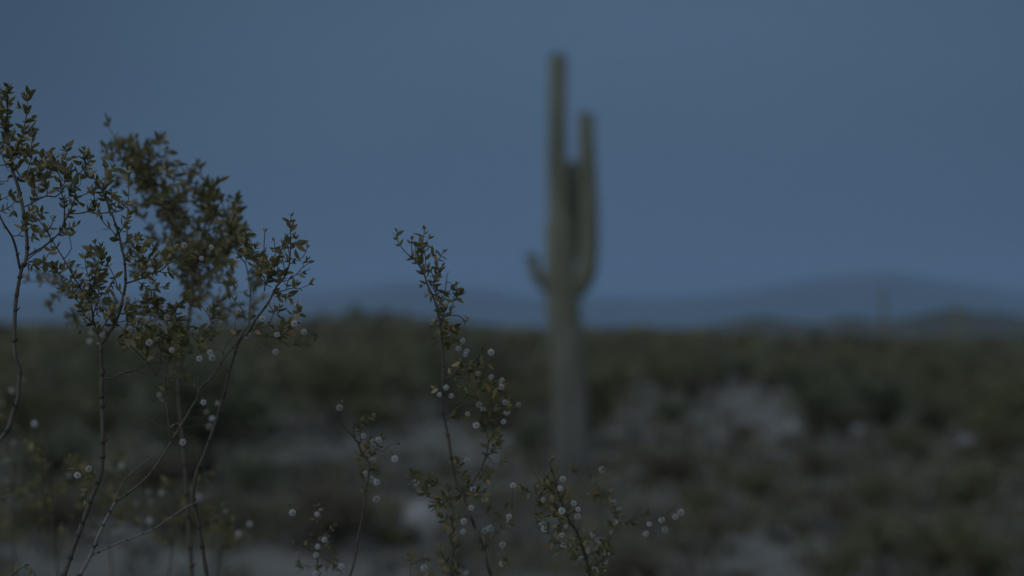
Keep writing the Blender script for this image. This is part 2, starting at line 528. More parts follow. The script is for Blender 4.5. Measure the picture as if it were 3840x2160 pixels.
# further shrubs, 30 to 95 m out
used = []
cnt = 0
while cnt < 150:
    y = 28 * (95 / 28) ** random.random()
    x = random.uniform(-0.33, 0.33) * y
    w = random.uniform(0.9, 2.3) * (1.0 if y < 60 else 1.15)
    if any((x - a) ** 2 + (y - b2_) ** 2 < (0.42 * (w + c)) ** 2 for a, b2_, c in used):
        continue
    pxx = 1920 + x / y * FPX
    pyy = HORIZON_ROW + EYE / y * FPX
    # leave the bare ground free
    if 2650 < pxx < 3050 and pyy > 1440: continue
    if y < 34 and 1050 < pxx < 2600 and random.random() < 0.75: continue
    used.append((x, y, w))
    tone = random.choices(['olive', 'green', 'brown'], [0.42, 0.36, 0.22])[0]
    lab = {'olive': 'distant olive shrub, one of many blurred on the flat behind the saguaro',
           'green': 'distant dark green shrub, one of many blurred on the flat behind the saguaro',
           'brown': 'distant brown shrub, one of many blurred on the flat behind the saguaro'}[tone]
    hcap = 1.12 if pxx > 2720 else 1.6 + 0.004 * y
    shrub(x, y, w, min(w * random.uniform(0.5, 0.95), hcap * random.uniform(0.8, 1.0)), tone, lab, 'distant %s shrubs' % tone)
    cnt += 1

# the scrub beyond, read as one mass
def far_scrub():
    r_ = np.random.default_rng(21)
    n = 3600
    y = 90 * (750 / 90) ** r_.random(n)
    x = r_.uniform(-0.40, 0.40, n) * y
    W = r_.uniform(0.8, 2.2, n) * (1 + 0.5 * (y > 200))
    H = W * r_.uniform(0.55, 1.15, n)
    big = r_.random(n) < 0.06
    W[big] = r_.uniform(2.2, 3.6, big.sum()); H[big] = r_.uniform(1.8, 2.6, big.sum())
    px = 1920 + x / y * FPX
    cap = np.where(px > 2700 + 160 * np.sin(y * 0.05), 1.15 + 0.55 * np.sin(x * 0.31) * np.sin(y * 0.043 + 1) * (y < 420), 1.55 + 0.0042 * y) * r_.uniform(0.75, 1.08, n)
    H = np.minimum(H, cap)
    z = hill_h(x, y)
    k = 34
    az = r_.uniform(0, 6.28, (n, k)); rr = np.sqrt(r_.random((n, k))) * 0.5; hh = r_.random((n, k)) ** 0.7
    shape = np.sqrt(np.clip(1 - (hh - 0.35) ** 2 / 0.5, 0.05, 1))
    C = np.stack([x[:, None] + np.cos(az) * rr * shape * W[:, None], y[:, None] + np.sin(az) * rr * shape * W[:, None], z[:, None] + hh * H[:, None] * 0.92], axis=2)
    D = np.stack([np.cos(az) * rr, np.sin(az) * rr, hh + 0.1], axis=2) + r_.normal(size=C.shape) * 0.3
    L = (W[:, None] * r_.uniform(0.16, 0.34, (n, k))).reshape(-1)
    Q = leaf_quads(C.reshape(-1, 3), D.reshape(-1, 3), L, L * r_.uniform(0.25, 0.42, n * k), r_)
    mi = np.repeat(r_.choice(3, n, p=[0.42, 0.28, 0.30]), k)
    o = link(bpy.data.objects.new('scrubland', quad_mesh('scrubland', Q, 4, [M_olive, M_green, M_brown], mi)))
    tag(o, 'dark band of far off desert scrub along the horizon', 'scrubland', kind='stuff')
far_scrub()

# dry grass and low herbs between the shrubs (bare patches stay open)
BARE = [(1790, 1910, 980, 1065, .98), (1840, 1970, 1005, 1095, .98), (1900, 2050, 1035, 1115, .95), (1740, 1830, 1050, 1110, .6), (1300, 1392, 955, 1002, .9), (1000, 1260, 1075, 1180, .85),
        (765, 925, 1115, 1150, .9), (-100, 760, 1366, 1490, .85), (560, 1060, 1392, 1500, .8), (1000, 1130, 1255, 1375, .8), (1640, 1830, 1240, 1300, .5), (1750, 1990, 1375, 1470, .6)]
def ground_cover():
    r_ = np.random.default_rng(5)
    n = 15000
    y = 12.5 * (75 / 12.5) ** (r_.random(n) ** 0.8)
    x = r_.uniform(-0.34, 0.34, n) * y
    px = (1920 + x / y * FPX) / f2s; py = (HORIZON_ROW + EYE / y * FPX) / f2s
    keep = np.ones(n, bool)
    for (a, b_, c, d, pr) in BARE:
        e = ((px - (a + b_) / 2) / ((b_ - a) / 2)) ** 2 + ((py - (c + d) / 2) / ((d - c) / 2)) ** 2
        keep &= ~((e < 1.0 + 0.5 * np.sin(px * 0.05 + py * 0.09)) & (r_.random(n) < pr))
    pn = np.sin(x * 1.9 + 1) * np.sin(y * 1.3 + 2) + 0.6 * np.sin(x * 4.1 + y * 2.7)
    keep &= pn > -0.45
    x, y = x[keep], y[keep]
    n = len(x); k = 9
    z = hill_h(x, y)
    s = r_.uniform(0.06, 0.20, n)
    az = r_.uniform(0, 6.28, (n, k)); lean = r_.uniform(0.2, 1.0, (n, k))
    C = np.stack([x[:, None] + np.cos(az) * s[:, None] * 0.35, y[:, None] + np.sin(az) * s[:, None] * 0.35, np.repeat(z[:, None], k, 1)], axis=2)
    D = np.stack([np.cos(az) * lean, np.sin(az) * lean, np.ones_like(az)], axis=2)
    L = (s[:, None] * r_.uniform(0.7, 1.3, (n, k))).reshape(-1)
    Q = leaf_quads(C.reshape(-1, 3), D.reshape(-1, 3), L, L * 0.10, r_)
    mi = np.repeat(r_.choice(3, n, p=[0.45, 0.25, 0.30]), k)
    o = link(bpy.data.objects.new('dry_grass', quad_mesh('dry_grass', Q, 4, [M_straw, M_olive, M_brown], mi)))
    tag(o, 'low dry grass and herbs between the desert shrubs', 'grass', kind='stuff')
ground_cover()

# ------------------------------------------------------------------ pale rocks
def rock(px0, px1, yt, yb, label, seed):
    r_ = np.random.default_rng(seed)
    import bmesh
    bm = bmesh.new()
    bmesh.ops.create_icosphere(bm, subdivisions=3, radius=1.0)
    ph = r_.uniform(0, 6.28, 12); di = r_.normal(size=(12, 3))
    for v in bm.verts:
        s = 1.0
        for q in range(12):
            s += 0.035 * math.sin(2.6 * (1 + q % 4) * v.co.dot(Vector(di[q])) * 0.6 + ph[q])
        v.co *= s
        if v.co.z < -0.35: v.co.z = -0.35 + (v.co.z + 0.35) * 0.2
    me = bpy.data.meshes.new('rock'); bm.to_mesh(me); bm.free()
    me.materials.append(M_rock)
    me.polygons.foreach_set('use_smooth', [True] * len(me.polygons))
    p = ground_at((px0 + px1) / 2 * f2s, yb * f2s)
    k = p.y / FPX * f2s
    w, h = (px1 - px0) * k, (yb - yt) * k
    o = link(bpy.data.objects.new('rock', me))
    o.scale = (w / 2, w * 0.42, h / 1.38)
    o.location = (p.x, p.y + w * 0.3, h / 1.38 * 0.33)
    o.rotation_euler = (0, 0, r_.uniform(-0.4, 0.4))
    tag(o, label, 'rock', 'pale rocks on the desert floor')
rock(1004, 1118, 1262, 1366, 'large pale rounded rock among dark shrubs left of the central sprig', 1)
rock(2140, 2188, 1072, 1104, 'small bright pale rock right of the pale bare patch', 2)
rock(1984, 2036, 1056, 1096, 'pale rock at the right end of the pale bare patch', 3)
rock(2408, 2478, 1096, 1124, 'flat pale rock near the right edge', 4)
rock(1526, 1612, 1082, 1104, 'long low pale rock right of the saguaro foot', 5)

# ------------------------------------------------------------------ saguaro cactus
def sag_tube(P, R, ribs=14, amp=0.075, step=0.06, sides_per=6):
    """Pleated column along P, radius R, domed tip. Points are resampled smoothly."""
    P = [Vector(p) for p in P]
    seg = [0.0]
    for i in range(1, len(P)):
        seg.append(seg[-1] + (P[i] - P[i - 1]).length)
    tot = seg[-1]
    arr = np.array([tuple(p) for p in P])
    def catmull(s):
        i = max(0, min(len(P) - 2, int(np.searchsorted(seg, s, side='right') - 1)))
        t = (s - seg[i]) / max(1e-6, seg[i + 1] - seg[i])
        p0, p1, p2, p3 = arr[max(i - 1, 0)], arr[i], arr[i + 1], arr[min(i + 2, len(P) - 1)]
        return Vector(0.5 * (2 * p1 + (p2 - p0) * t + (2 * p0 - 5 * p1 + 4 * p2 - p3) * t * t + (-p0 + 3 * p1 - 3 * p2 + p3) * t ** 3))
    n = max(8, int(tot / step))
    S = list(np.linspace(0, tot, n))
    rtip = R[-1]
    C, RR = [], []
    for s in S:
        r = float(np.interp(s, seg, R))
        left = tot - s
        if left < rtip:
            r = r * math.sqrt(max(0.0, 1 - (1 - left / rtip) ** 2)) if left > 1e-6 else 0.02 * rtip
        C.append(catmull(s)); RR.append(max(r, 0.004))
    for q in (0.35, 0.15, 0.05):   # finer dome
        s = tot - rtip * q
        i = int(np.searchsorted(S, s))
        S.insert(i, s); C.insert(i, catmull(s)); RR.insert(i, float(np.interp(s, seg, R)) * math.sqrt(1 - (1 - q) ** 2))
    sides = ribs * sides_per
    V, F = [], []
    prev = None
    for i in range(len(C)):
        d = C[min(i + 1, len(C) - 1)] - C[max(i - 1, 0)]
        d.normalize()
        a = (d.cross(Vector((0, -1, 0.01))) if prev is None else prev - d * prev.dot(d)).normalized()
        prev = a
        c = d.cross(a)
        for k in range(sides):
            t = 2 * math.pi * k / sides
            r = RR[i] * (1 - amp + amp * math.sqrt(abs(math.cos(t * ribs / 2))) * 1.6 - amp * 0.6)
            V.append(tuple(C[i] + (a * math.cos(t) + c * math.sin(t)) * r))
    m_ = len(C)
    for i in range(m_ - 1):
        for k in range(sides):
            q = (k + 1) % sides
            F.append((i * sides + k, i * sides + q, (i + 1) * sides + q, (i + 1) * sides + k))
    V.append(tuple(C[-1])); F += [(len(V) - 1, (m_ - 1) * sides + k, (m_ - 1) * sides + (k + 1) % sides) for k in range(sides)]
    return V, F, C[-1], RR

def spine_cap(tip, r, seed, n=160):
    """Tuft of felt and spines at a growing tip."""
    r_ = np.random.default_rng(seed)
    D = r_.normal(size=(n, 3)); D[:, 2] = np.abs(D[:, 2]) * 0.9 + 0.1
    D /= np.linalg.norm(D, axis=1, keepdims=True)
    C = np.array(tuple(tip)) + np.array([0, 0, -r * 0.75]) + D * r * np.array([0.92, 0.92, 0.75])
    return leaf_quads(C, D + r_.normal(size=D.shape) * 0.4, r_.uniform(0.03, 0.06, n), np.full(n, 0.003), r_)

base = ground_at(2142, 1780)
DS = base.y
KS = DS / FPX * 1.0
def sp(px, py, dy=0.0):
    v = pt(px, py, DS / math.cos(PITCH))
    # plane through the cactus, square to the ground
    t = (DS + dy) / v.y
    w = Vector((0, 0, EYE)) + (v - Vector((0, 0, EYE))) * t
    return w - base
def z6(x, y):
    return 1840 + x / 1.2286, 120 + y / 1.2286
def saguaro():
    root = link(bpy.data.objects.new('saguaro_cactus', None))
    root.location = base
    tag(root, 'tall saguaro cactus with two upright arms and a short curved arm on its left', 'cactus')
    r = KS / 1.2286
    trunk = [sp(2142, 1800), sp(2141, 1500), sp(*z6(348, 1420)), sp(*z6(330, 1230)), sp(*z6(320, 1060)), sp(*z6(315, 930)), sp(*z6(315, 872)),
             sp(*z6(312, 845)), sp(*z6(308, 700)), sp(*z6(306, 400)), sp(*z6(308, 170)), sp(*z6(308, 104))]
    rad = [82, 81, 82, 79, 70, 66, 62, 52, 47, 43, 42, 43]
    V, F, tip, _ = sag_tube(trunk, [q * r for q in rad], 15, 0.15)
    t_o = link(bpy.data.objects.new('trunk', mesh('trunk', V, F, [M_saguaro])), root)
    link(bpy.data.objects.new('crown_spines', quad_mesh('crown_spines', spine_cap(tip, 37 * r, 1), 4, [M_crownspine])), t_o)
    arms = [
        ([(365, 1205, 0), (405, 1180, -.02), (440, 1110, -.04), (452, 1000, -.05), (454, 820, -.05), (447, 640, -.05), (441, 500, -.05), (439, 376, -.05)],
         [40, 44, 47, 46, 44, 42, 39, 36], 'long right arm rising high beside the trunk'),
        ([(325, 1120, .08), (360, 1075, .22), (385, 1000, .28), (384, 900, .30), (378, 840, .31), (376, 740, .32), (375, 600, .32)], [26, 28, 29, 30, 37, 41, 38], 'shorter dark arm between the trunk and the long arm'),
        ([(285, 1195, -.05), (246, 1168, -.10), (215, 1125, -.12), (199, 1075, -.12), (192, 1030, -.12)], [24, 27, 29, 28, 25], 'small left arm curving upward'),
    ]
    for i, (pp, rr, lab) in enumerate(arms):
        V, F, tip, _ = sag_tube([sp(*z6(a, c), d) for a, c, d in pp], [q * r for q in rr], 11, 0.14, 0.05)
        o = link(bpy.data.objects.new('arm', mesh('arm', V, F, [M_saguaro])), root)
        o['label'] = lab
        link(bpy.data.objects.new('crown_spines', quad_mesh('crown_spines', spine_cap(tip, rr[-1] * r, 5 + i), 4, [M_crownspine])), o)
saguaro()

def far_saguaro(px, ytop, ybase, dist, label, arm):
    x = (px * f2s - 1920) / FPX * dist
    k = dist / FPX * f2s
    h = (ybase - ytop) * k
    root = link(bpy.data.objects.new('saguaro_cactus', None))
    z0 = float(hill_h(np.array(x), np.array(dist)))
    root.location = (x, dist, z0)
    top = EYE + (848 - ytop) * k - z0
    V, F, _, _ = sag_tube([(0, 0, 0), (0.02, 0, top * 0.5), (0, 0, top)], [0.24, 0.25, 0.20], 12, 0.1, 0.3, 4)
    link(bpy.data.objects.new('trunk', mesh('trunk', V, F, [M_saguaro])), root)
    if arm:
        V, F, _, _ = sag_tube([(0.1, 0, top * 0.48), (0.5, 0, top * 0.5), (0.62, 0, top * 0.6), (0.62, 0, top * 0.82)], [0.14, 0.16, 0.16, 0.14], 10, 0.1, 0.15, 4)
        link(bpy.data.objects.new('arm', mesh('arm', V, F, [M_saguaro])), root)
    tag(root, label, 'cactus')
far_saguaro(2222, 722, 846, 260, 'faint distant saguaro, the left of two far off on the right', False)
far_saguaro(2408, 766, 870, 170, 'faint distant saguaro, the right of two far off on the right', True)

# ------------------------------------------------------------------ dusk haze
import bmesh
bm = bmesh.new()
bmesh.ops.create_cube(bm, size=1.0)
me = bpy.data.meshes.new('haze'); bm.to_mesh(me); bm.free()
m = bpy.data.materials.new('dusk_haze'); m.use_nodes = True
nt = m.node_tree; nt.nodes.clear()
o_ = nt.nodes.new('ShaderNodeOutputMaterial')
pv = nt.nodes.new('ShaderNodeVolumePrincipled')
pv.inputs['Color'].default_value = (0.43, 0.65, 0.90, 1)
pv.inputs['Density'].default_value = HAZE
pv.inputs['Anisotropy'].default_value = 0.0
nt.links.new(pv.outputs[0], o_.inputs['Volume'])
me.materials.append(m)
hz = link(bpy.data.objects.new('haze', me))
hz.scale = (32000, 32000, 620)
hz.location = (0, 0, 306)
tag(hz, 'thin blue dusk haze over the whole desert', 'haze', kind='stuff')
# ------------------------------------------------------------------ creosote bushes in focus
ZOOM = {'A': (0, 240, 2.0125), 'B': (0, 840, 2.0125), 'C': (0, 1440, 2.0125), 'E': (1040, 1440, 1.61),
        'a1': (0, 280, 3.6225), 'a2': (0, 640, 3.6225), 'a3': (300, 420, 3.6225), 'a4': (300, 780, 3.6225),
        'a5': (600, 600, 3.6225), 'a6': (820, 760, 3.6225), 'a7': (300, 1140, 3.6225), 'a8': (820, 1080, 3.6225),
        'b1': (1440, 840, 3.6225), 'b2': (1560, 1220, 3.6225), 'b3': (1460, 1560, 2.898), 'b4': (1900, 1660, 2.898),
        'b5': (1200, 1460, 3.6225), 'b6': (0, 1300, 2.898), 'b7': (1040, 1760, 3.6225), 's': (0, 0, 1.0)}

def T(*parts):
    """T('a1', (x,y), ..., 'B', (x,y), ...) -> measured outline points in photo pixels."""
    out, z = [], None
    for p in parts:
        if isinstance(p, str): z = ZOOM[p]
        else: out.append((z[0] + p[0] / z[2], z[1] + p[1] / z[2]))
    return out

def leaf_variants():
    res = []
    for i in range(5):
        r_ = random.Random(40 + i)
        n = 6
        V, F = [], []
        bend = r_.uniform(-0.22, 0.22); cup = r_.uniform(0.10, 0.30); skew = r_.uniform(0.75, 1.25); wid = r_.uniform(0.18, 0.235)
        for j in range(n + 1):
            t = j / n
            w = wid * (math.sin(math.pi * t ** 0.80) ** 0.85 if 0 < t < 1 else 0.0)
            z = bend * t * t
            for sgn, ww in ((-1, w * skew), (0, 0), (1, w / skew)):
                V.append((sgn * ww, t, z + (cup * ww if sgn else 0)))
        for j in range(n):
            a = j * 3
            F += [(a, a + 1, a + 4, a + 3), (a + 1, a + 2, a + 5, a + 4)]
        res.append((V, F))
    return res
LEAF_VF = leaf_variants()
LEAF_ME = [mesh('leaf', V, F, [M_leaf]) for V, F in LEAF_VF]

def pod_mesh(seed):
    """Creosote fruit: a small core in a ball of stiff white hairs; unit radius."""
    r_ = np.random.default_rng(seed)
    import bmesh
    bm = bmesh.new()
    bmesh.ops.create_icosphere(bm, subdivisions=1, radius=0.52)
    V = [tuple(v.co) for v in bm.verts]; F = [tuple(v.index for v in f.verts) for f in bm.faces]
    bm.free()
    nc = len(F)
    N = 230
    k = np.arange(N) + 0.5
    ph = np.arccos(1 - 2 * k / N); th = math.pi * (1 + 5 ** 0.5) * k
    D = np.stack([np.cos(th) * np.sin(ph), np.sin(th) * np.sin(ph), np.cos(ph)], 1) + r_.normal(size=(N, 3)) * 0.10
    D /= np.linalg.norm(D, axis=1, keepdims=True)
    mi = [1] * nc
    for d in D:
        L = r_.uniform(0.88, 1.12)
        s = np.cross(d, r_.normal(size=3)); s /= np.linalg.norm(s)
        q = np.cross(d, s)
        tip = d * L + (s * r_.normal() + q * r_.normal()) * 0.09
        o = len(V)
        V += [tuple(d * 0.42 + s * 0.060), tuple(d * 0.42 - s * 0.060), tuple(d * 0.8 + tip * 0.05 - s * 0.030), tuple(tip), tuple(d * 0.8 + tip * 0.05 + s * 0.030)]
        F.append((o, o + 1, o + 2, o + 3, o + 4)); mi.append(0)
    return mesh('seed_pod', V, F, [M_hair, M_core], mi, smooth=False)
POD_ME = [pod_mesh(60 + i) for i in range(3)]

class Bush:
    MM = 1.0 / FPX                                     # metres per photo pixel and metre of distance
    def __init__(self, label, depth, foot, seed, group='creosote bushes in the foreground', leaf_px=31):
        self.r = random.Random(seed)
        self.depth = depth
        self.root = link(bpy.data.objects.new('creosote_bush', None))
        f = pt(foot[0], foot[1], depth)
        self.foot = Vector((f.x, f.y, 0.0))
        self.root.location = self.foot
        tag(self.root, label, 'bush', group)
        self.nodes = []                                # (px, py, depth, radius) of everything grown so far
        self.leaves = []                               # (depth, matrix, variant)
        self.leaf_px = leaf_px
        self.tw = ([], [], [])                         # joined short twigs
        self.stalk = ([], [])
    def W(self, x, y, d):
        return pt(x, y, d) - self.foot
    def near(self, x, y):
        best, bd = None, 1e9
        for n in self.nodes:
            q = (n[0] - x) ** 2 + (n[1] - y) ** 2
            if q < bd: best, bd = n, q
        return best, math.sqrt(bd)
    def smooth(self, P, step):
        """Evenly resampled polyline with a little natural wobble; P = (x, y, d)."""
        out = []
        A = np.array(P, float)
        n = len(A)
        for i in range(n - 1):
            p0, p1, p2, p3 = A[max(i - 1, 0)], A[i], A[i + 1], A[min(i + 2, n - 1)]
            L = math.hypot(*(p2 - p1)[:2])
            m_ = max(1, int(round(L / step)))
            for j in range(m_):
                t = j / m_
                c = 0.5 * (2 * p1 + (p2 - p0) * t + (2 * p0 - 5 * p1 + 4 * p2 - p3) * t * t + (-p0 + 3 * p1 - 3 * p2 + p3) * t ** 3)
                c = c * 0.75 + (p1 + (p2 - p1) * t) * 0.25
                out.append(tuple(c))
        out.append(tuple(A[-1]))
        return out
    def grow(self, P, w0, w1, leafy=0, name='branch', d0=None, d1=None, old=False, to_ground=False, spread=0.045, dens=1.0, side=1.0):
        """A woody stem through photo points P (w0, w1: its widths in photo pixels)."""
        r = self.r
        if d0 is None:
            n, dist = self.near(*P[0])
            d0 = n[2] if n is not None and dist < 60 else self.depth
        if d1 is None:
            d1 = d0 + r.uniform(-spread, spread)
        tot = [0.0]
        for i in range(1, len(P)):
            tot.append(tot[-1] + math.dist(P[i], P[i - 1]))
        Q = [(p[0], p[1], d0 + (d1 - d0) * (tot[i] / max(tot[-1], 1e-6)) + (r.uniform(-.004, .004) if 0 < i < len(P) - 1 else 0)) for i, p in enumerate(P)]
        S = self.smooth(Q, 14)
        n = len(S)
        V, F, MI = [], [], []
        gap = 1.0 if w0 < 8 else 1.7
        pts, rad = [], []
        nextnode = r.uniform(2, 4)
        rings = []
        for i, (x, y, d) in enumerate(S):
            w = (w0 + (w1 - w0) * i / max(1, n - 1)) * 0.5 * self.MM * d
            pts.append(self.W(x, y, d)); rad.append(w * r.uniform(0.92, 1.08))
            self.nodes.append((x, y, d, w))
            if i > nextnode and i < n - 1:
                rings.append(i); nextnode = i + r.uniform(1.8, 5.4) * gap
        if to_ground:
            a = pts[0]
            ext = []
            lean = Vector((r.uniform(-.12, .12), r.uniform(-.1, .1), 0))
            gz = -0.02
            m_ = 7
            d_ = (pts[0] - pts[min(3, n - 1)]).normalized()
            for k in range(m_, 0, -1):
                t = k / m_
                base_ = Vector((a.x * (1 - t) + lean.x * t * .4, a.y * (1 - t) + lean.y * t * .4, a.z + (gz - a.z) * t))
                base_ += Vector((d_.x, d_.y, 0)) * 0.25 * math.sin(math.pi * t)
                ext.append(base_)
            er = [rad[0] * (1 + 0.9 * k / m_) for k in range(m_, 0, -1)]
            rings = [i + m_ for i in rings]
            pts, rad = ext + pts, er + rad
        v, f = tube_rings(pts, rad, 7)
        V += v; F += f; MI += [1 if old else 0] * len(f)
        for i in rings:                                # dark swollen nodes
            d = (pts[min(i + 1, len(pts) - 1)] - pts[i - 1]).normalized()
            R = rad[i]
            q = [pts[i] + d * R * s for s in (-0.95, -0.35, 0.35, 0.95)]
            v, f = tube_rings(q, [R * 1.04, R * r.uniform(1.10, 1.42), R * r.uniform(1.10, 1.42), R * 1.04], 7)
            o = len(V); V += v; F += [tuple(k + o for k in g) for g in f]; MI += [2] * len(f)
            if r.random() < 0.4:                       # a bud or spur
                s = d.cross(Vector((r.gauss(0, 1), r.gauss(0, 1), r.gauss(0, 1)))).normalized()
                v, f = tube_rings([pts[i], pts[i] + (s + d * 0.4) * R * 1.6, pts[i] + (s + d * 0.8) * R * 2.4], [R * .6, R * .5, R * .2], 5)
                o = len(V); V += v; F += [tuple(k + o for k in g) for g in f]; MI += [2] * len(f)
        link(bpy.data.objects.new(name, mesh(name, V, F, [M_bark, M_bark_old, M_node], MI)), self.root)
        if leafy:
            self.dress(S, leafy, dens, side)
        return S
    def add_leaf(self, x, y, d, ang, size=None):
        """A leaf at a photo point, its blade pointing at angle ang in the picture, turned at random about it."""
        r = self.r
        L = (size or r.gauss(0.98, 0.26)) * self.leaf_px
        L = max(13, L) * self.MM * d
        v = Vector((math.cos(ang), r.uniform(-0.75, 0.75), -math.sin(ang))).normalized()
        side = v.cross(Vector((r.gauss(0, 0.45), 1, r.gauss(0, 0.45)))).normalized()
        side = Quaternion(v, r.gauss(0, 0.75)) @ side
        nz = side.cross(v)
        M = Matrix((side, v, nz)).transposed().to_4x4()
        M = Matrix.Translation(self.W(x, y, d)) @ M @ Matrix.Scale(L, 4)
        self.leaves.append((d, M, r.randrange(5)))
    def pair(self, x, y, d, ang, open_=None):
        r = self.r
        o = open_ if open_ is not None else r.uniform(0.35, 1.0)
        self.add_leaf(x, y, d, ang + o + r.gauss(0, 0.2))
        if r.random() < 0.85:
            self.add_leaf(x, y, d, ang - o + r.gauss(0, 0.2))
    def dress(self, S, leafy, dens=1.0, side=1.0):
        """Leaf pairs at the nodes; leafy=2 adds short leafy side twigs."""
        r = self.r
        n = len(S)
        i = r.uniform(0.5, 1.5)
        while i < n - 1:
            k = int(i)
            x, y, d = S[k]
            ax, ay, _ = S[max(k - 1, 0)]; bx, by, _ = S[min(k + 1, n - 1)]
            ang = math.atan2(by - ay, bx - ax)
            if leafy >= 2 and r.random() < 0.50 * side:
                self.twiglet(x, y, d, ang + r.choice([-1, 1]) * r.uniform(0.45, 1.05), r.uniform(22, 66) * (0.30 + 0.70 * (1 - k / n)))
            if r.random() < 0.86 * dens:
                self.pair(x, y, d, ang, r.uniform(0.5, 1.25))
            i += r.uniform(0.85, 1.6) / dens
        x, y, d = S[-1]; ax, ay, _ = S[max(n - 3, 0)]
        ang = math.atan2(y - ay, x - ax)
        for sg in (-1, 1): self.add_leaf(x, y, d, ang + sg * r.uniform(0.2, 0.55), r.uniform(0.55, 0.85))
    def twiglet(self, x, y, d, ang, L, w=3.2):
        r = self.r
        ang = ang * 0.72 + (-math.pi / 2) * 0.28 if -math.pi <= ang <= 0.6 else ang
        d1 = d + r.uniform(-0.03, 0.03)
        P = [(x, y, d)]
        a = ang
        m_ = max(2, int(L / 14))
        for k in range(m_):
            a += r.gauss(0, 0.22)
            q = P[-1]
            P.append((q[0] + math.cos(a) * L / m_, q[1] + math.sin(a) * L / m_, d + (d1 - d) * (k + 1) / m_))
        v, f = tube_rings([self.W(*p) for p in P], [w * (1 - 0.55 * k / m_) * 0.5 * self.MM * p[2] for k, p in enumerate(P)], 5)
        o = len(self.tw[0]); self.tw[0].extend(v); self.tw[1].extend([tuple(k + o for k in g) for g in f])
        for p in P: self.nodes.append((*p, 0.0005))
        for k in range(1, len(P)):
            b = math.atan2(P[k][1] - P[k - 1][1], P[k][0] - P[k - 1][0])
            if k == len(P) - 1:
                self.pair(*P[k], b, r.uniform(0.2, 0.55))
            elif r.random() < 0.8:
                self.pair(*P[k], b, r.uniform(0.5, 1.1))
    def pods(self, pts, dd=-0.018, jitter=0.012, size=13.6):
        r = self.r
        for (x, y) in pts:
            n, dist = self.near(x, y)
            d = (n[2] if dist < 90 else self.depth) + dd + r.uniform(-jitter, jitter)
            o = link(bpy.data.objects.new('seed_pod', POD_ME[r.randrange(3)]), self.root)
            s = size * r.uniform(0.74, 1.12) * self.MM * d
            o.location = self.W(x, y, d)
            o.scale = (s, s, s * r.uniform(0.9, 1.1))
            o.rotation_euler = (r.uniform(0, 6.28), r.uniform(0, 6.28), r.uniform(0, 6.28))
            # its stalk bends over to the nearest twig
            a = self.W(n[0], n[1], n[2]); c = self.W(x, y, d)
            up = min(0.22 * (a - c).length, 0.004)
            mid = (a + c) / 2 + Vector((0, 0, up))
            P = [a, (a + mid) / 2 + Vector((0, 0, .4 * up)), mid, (mid + c) / 2, c]
            w = 1.1 * self.MM * d
            v, f = tube_rings(P, [w * 1.3, w, w, w, w], 5)
            q = len(self.stalk[0]); self.stalk[0].extend(v); self.stalk[1].extend([tuple(k + q for k in g) for g in f])
    def finish(self):
        if self.tw[0]:
            o = link(bpy.data.objects.new('fine_twigs', mesh('fine_twigs', self.tw[0], self.tw[1], [M_bark])), self.root); o['kind'] = 'stuff'
        if self.stalk[0]:
            o = link(bpy.data.objects.new('seed_stalks', mesh('seed_stalks', self.stalk[0], self.stalk[1], [M_bark])), self.root); o['kind'] = 'stuff'
        self.leaves.sort(key=lambda t: t[0])
        for d, M, k in self.leaves[:300]:
            o = bpy.data.objects.new('leaf', LEAF_ME[k])
            COL.objects.link(o); o.parent = self.root
            o.matrix_local = M
        rest = self.leaves[300:]
        if rest:
            V, F = [], []
            for d, M, k in rest:
                o = len(V)
                V += [tuple(M @ Vector(v)) for v in LEAF_VF[k][0]]
                F += [tuple(i + o for i in f) for f in LEAF_VF[k][1]]
            o = link(bpy.data.objects.new('foliage', mesh('foliage', V, F, [M_leaf_mass])), self.root); o['kind'] = 'stuff'
        print('BUSH', self.root.name, len(self.leaves), 'leaves')

# ---- the sharp bush on the left
b1 = Bush('sharply focused tall creosote bush at the left with bent dark stems and olive leaves', 1.86, (330, 2160), 11, leaf_px=31)
g = b1.grow
# thick stem at the far left edge
g(T('s', (-60, 1700), 'b6', (0, 1010), (90, 880), (140, 720), (195, 560), (205, 400), (215, 250), (168, 120), (155, 0), 'B', (106, 900), (118, 600), (150, 400), (172, 300), 'a2', (330, 1280), (368, 1140), (366, 900), (333, 640), (300, 450), (258, 260), (208, 100)),
  17, 13, 0, 'stem', 1.84, 1.86, to_ground=True)
g(T('a2', (208, 100), 'a1', (170, 1320), (158, 1180), (145, 1050), (112, 920), (80, 780), (42, 680), (8, 590), (-60, 470)), 13, 8, 2)
g(T('a1', (80, 780), (90, 640), (98, 500), (100, 380), (104, 260), (92, 170)), 6, 3, 2, dens=1.25)
g(T('a1', (152, 1120), (200, 1050), (250, 960), (300, 850), (325, 720), (350, 600), (368, 480), (370, 360), (340, 290)), 8, 3, 2, dens=1.2)
g(T('a1', (190, 1160), (290, 1030), (330, 1110), (420, 1040), (432, 930), (440, 850), (446, 770)), 5, 3, 1, dens=1.1)
g(T('a1', (165, 1210), (100, 1270), (40, 1130), (0, 1010), (-60, 920)), 5, 3, 1)
g(T('a1', (8, 590), (-10, 430), (20, 330), (0, 220)), 4, 3, 1)
g(T('a1', (470, 1215), (540, 1180), (600, 1110), (640, 1050), (680, 1030)), 4, 3, 1)
g(T('a2', (270, 1330), (250, 1230), (215, 1050), (160, 890), (60, 740), (0, 620), (-50, 500)), 10, 7, 0, d1=1.80)
g(T('a2', (160, 890), (245, 880), (332, 890)), 4, 4, 0)
g(T('a2', (245, 880), (295, 825), (320, 740), (390, 680), (430, 600)), 4, 3, 1)
g(T('a2', (-20, 555), (20, 545), (90, 515), (160, 470), (240, 380)), 5, 3, 1)
g(T('a2', (160, 470), (180, 540), (185, 580)), 3, 2, 1)
g(T('a2', (-20, 400), (60, 370), (120, 340), (180, 310)), 3, 3, 1)
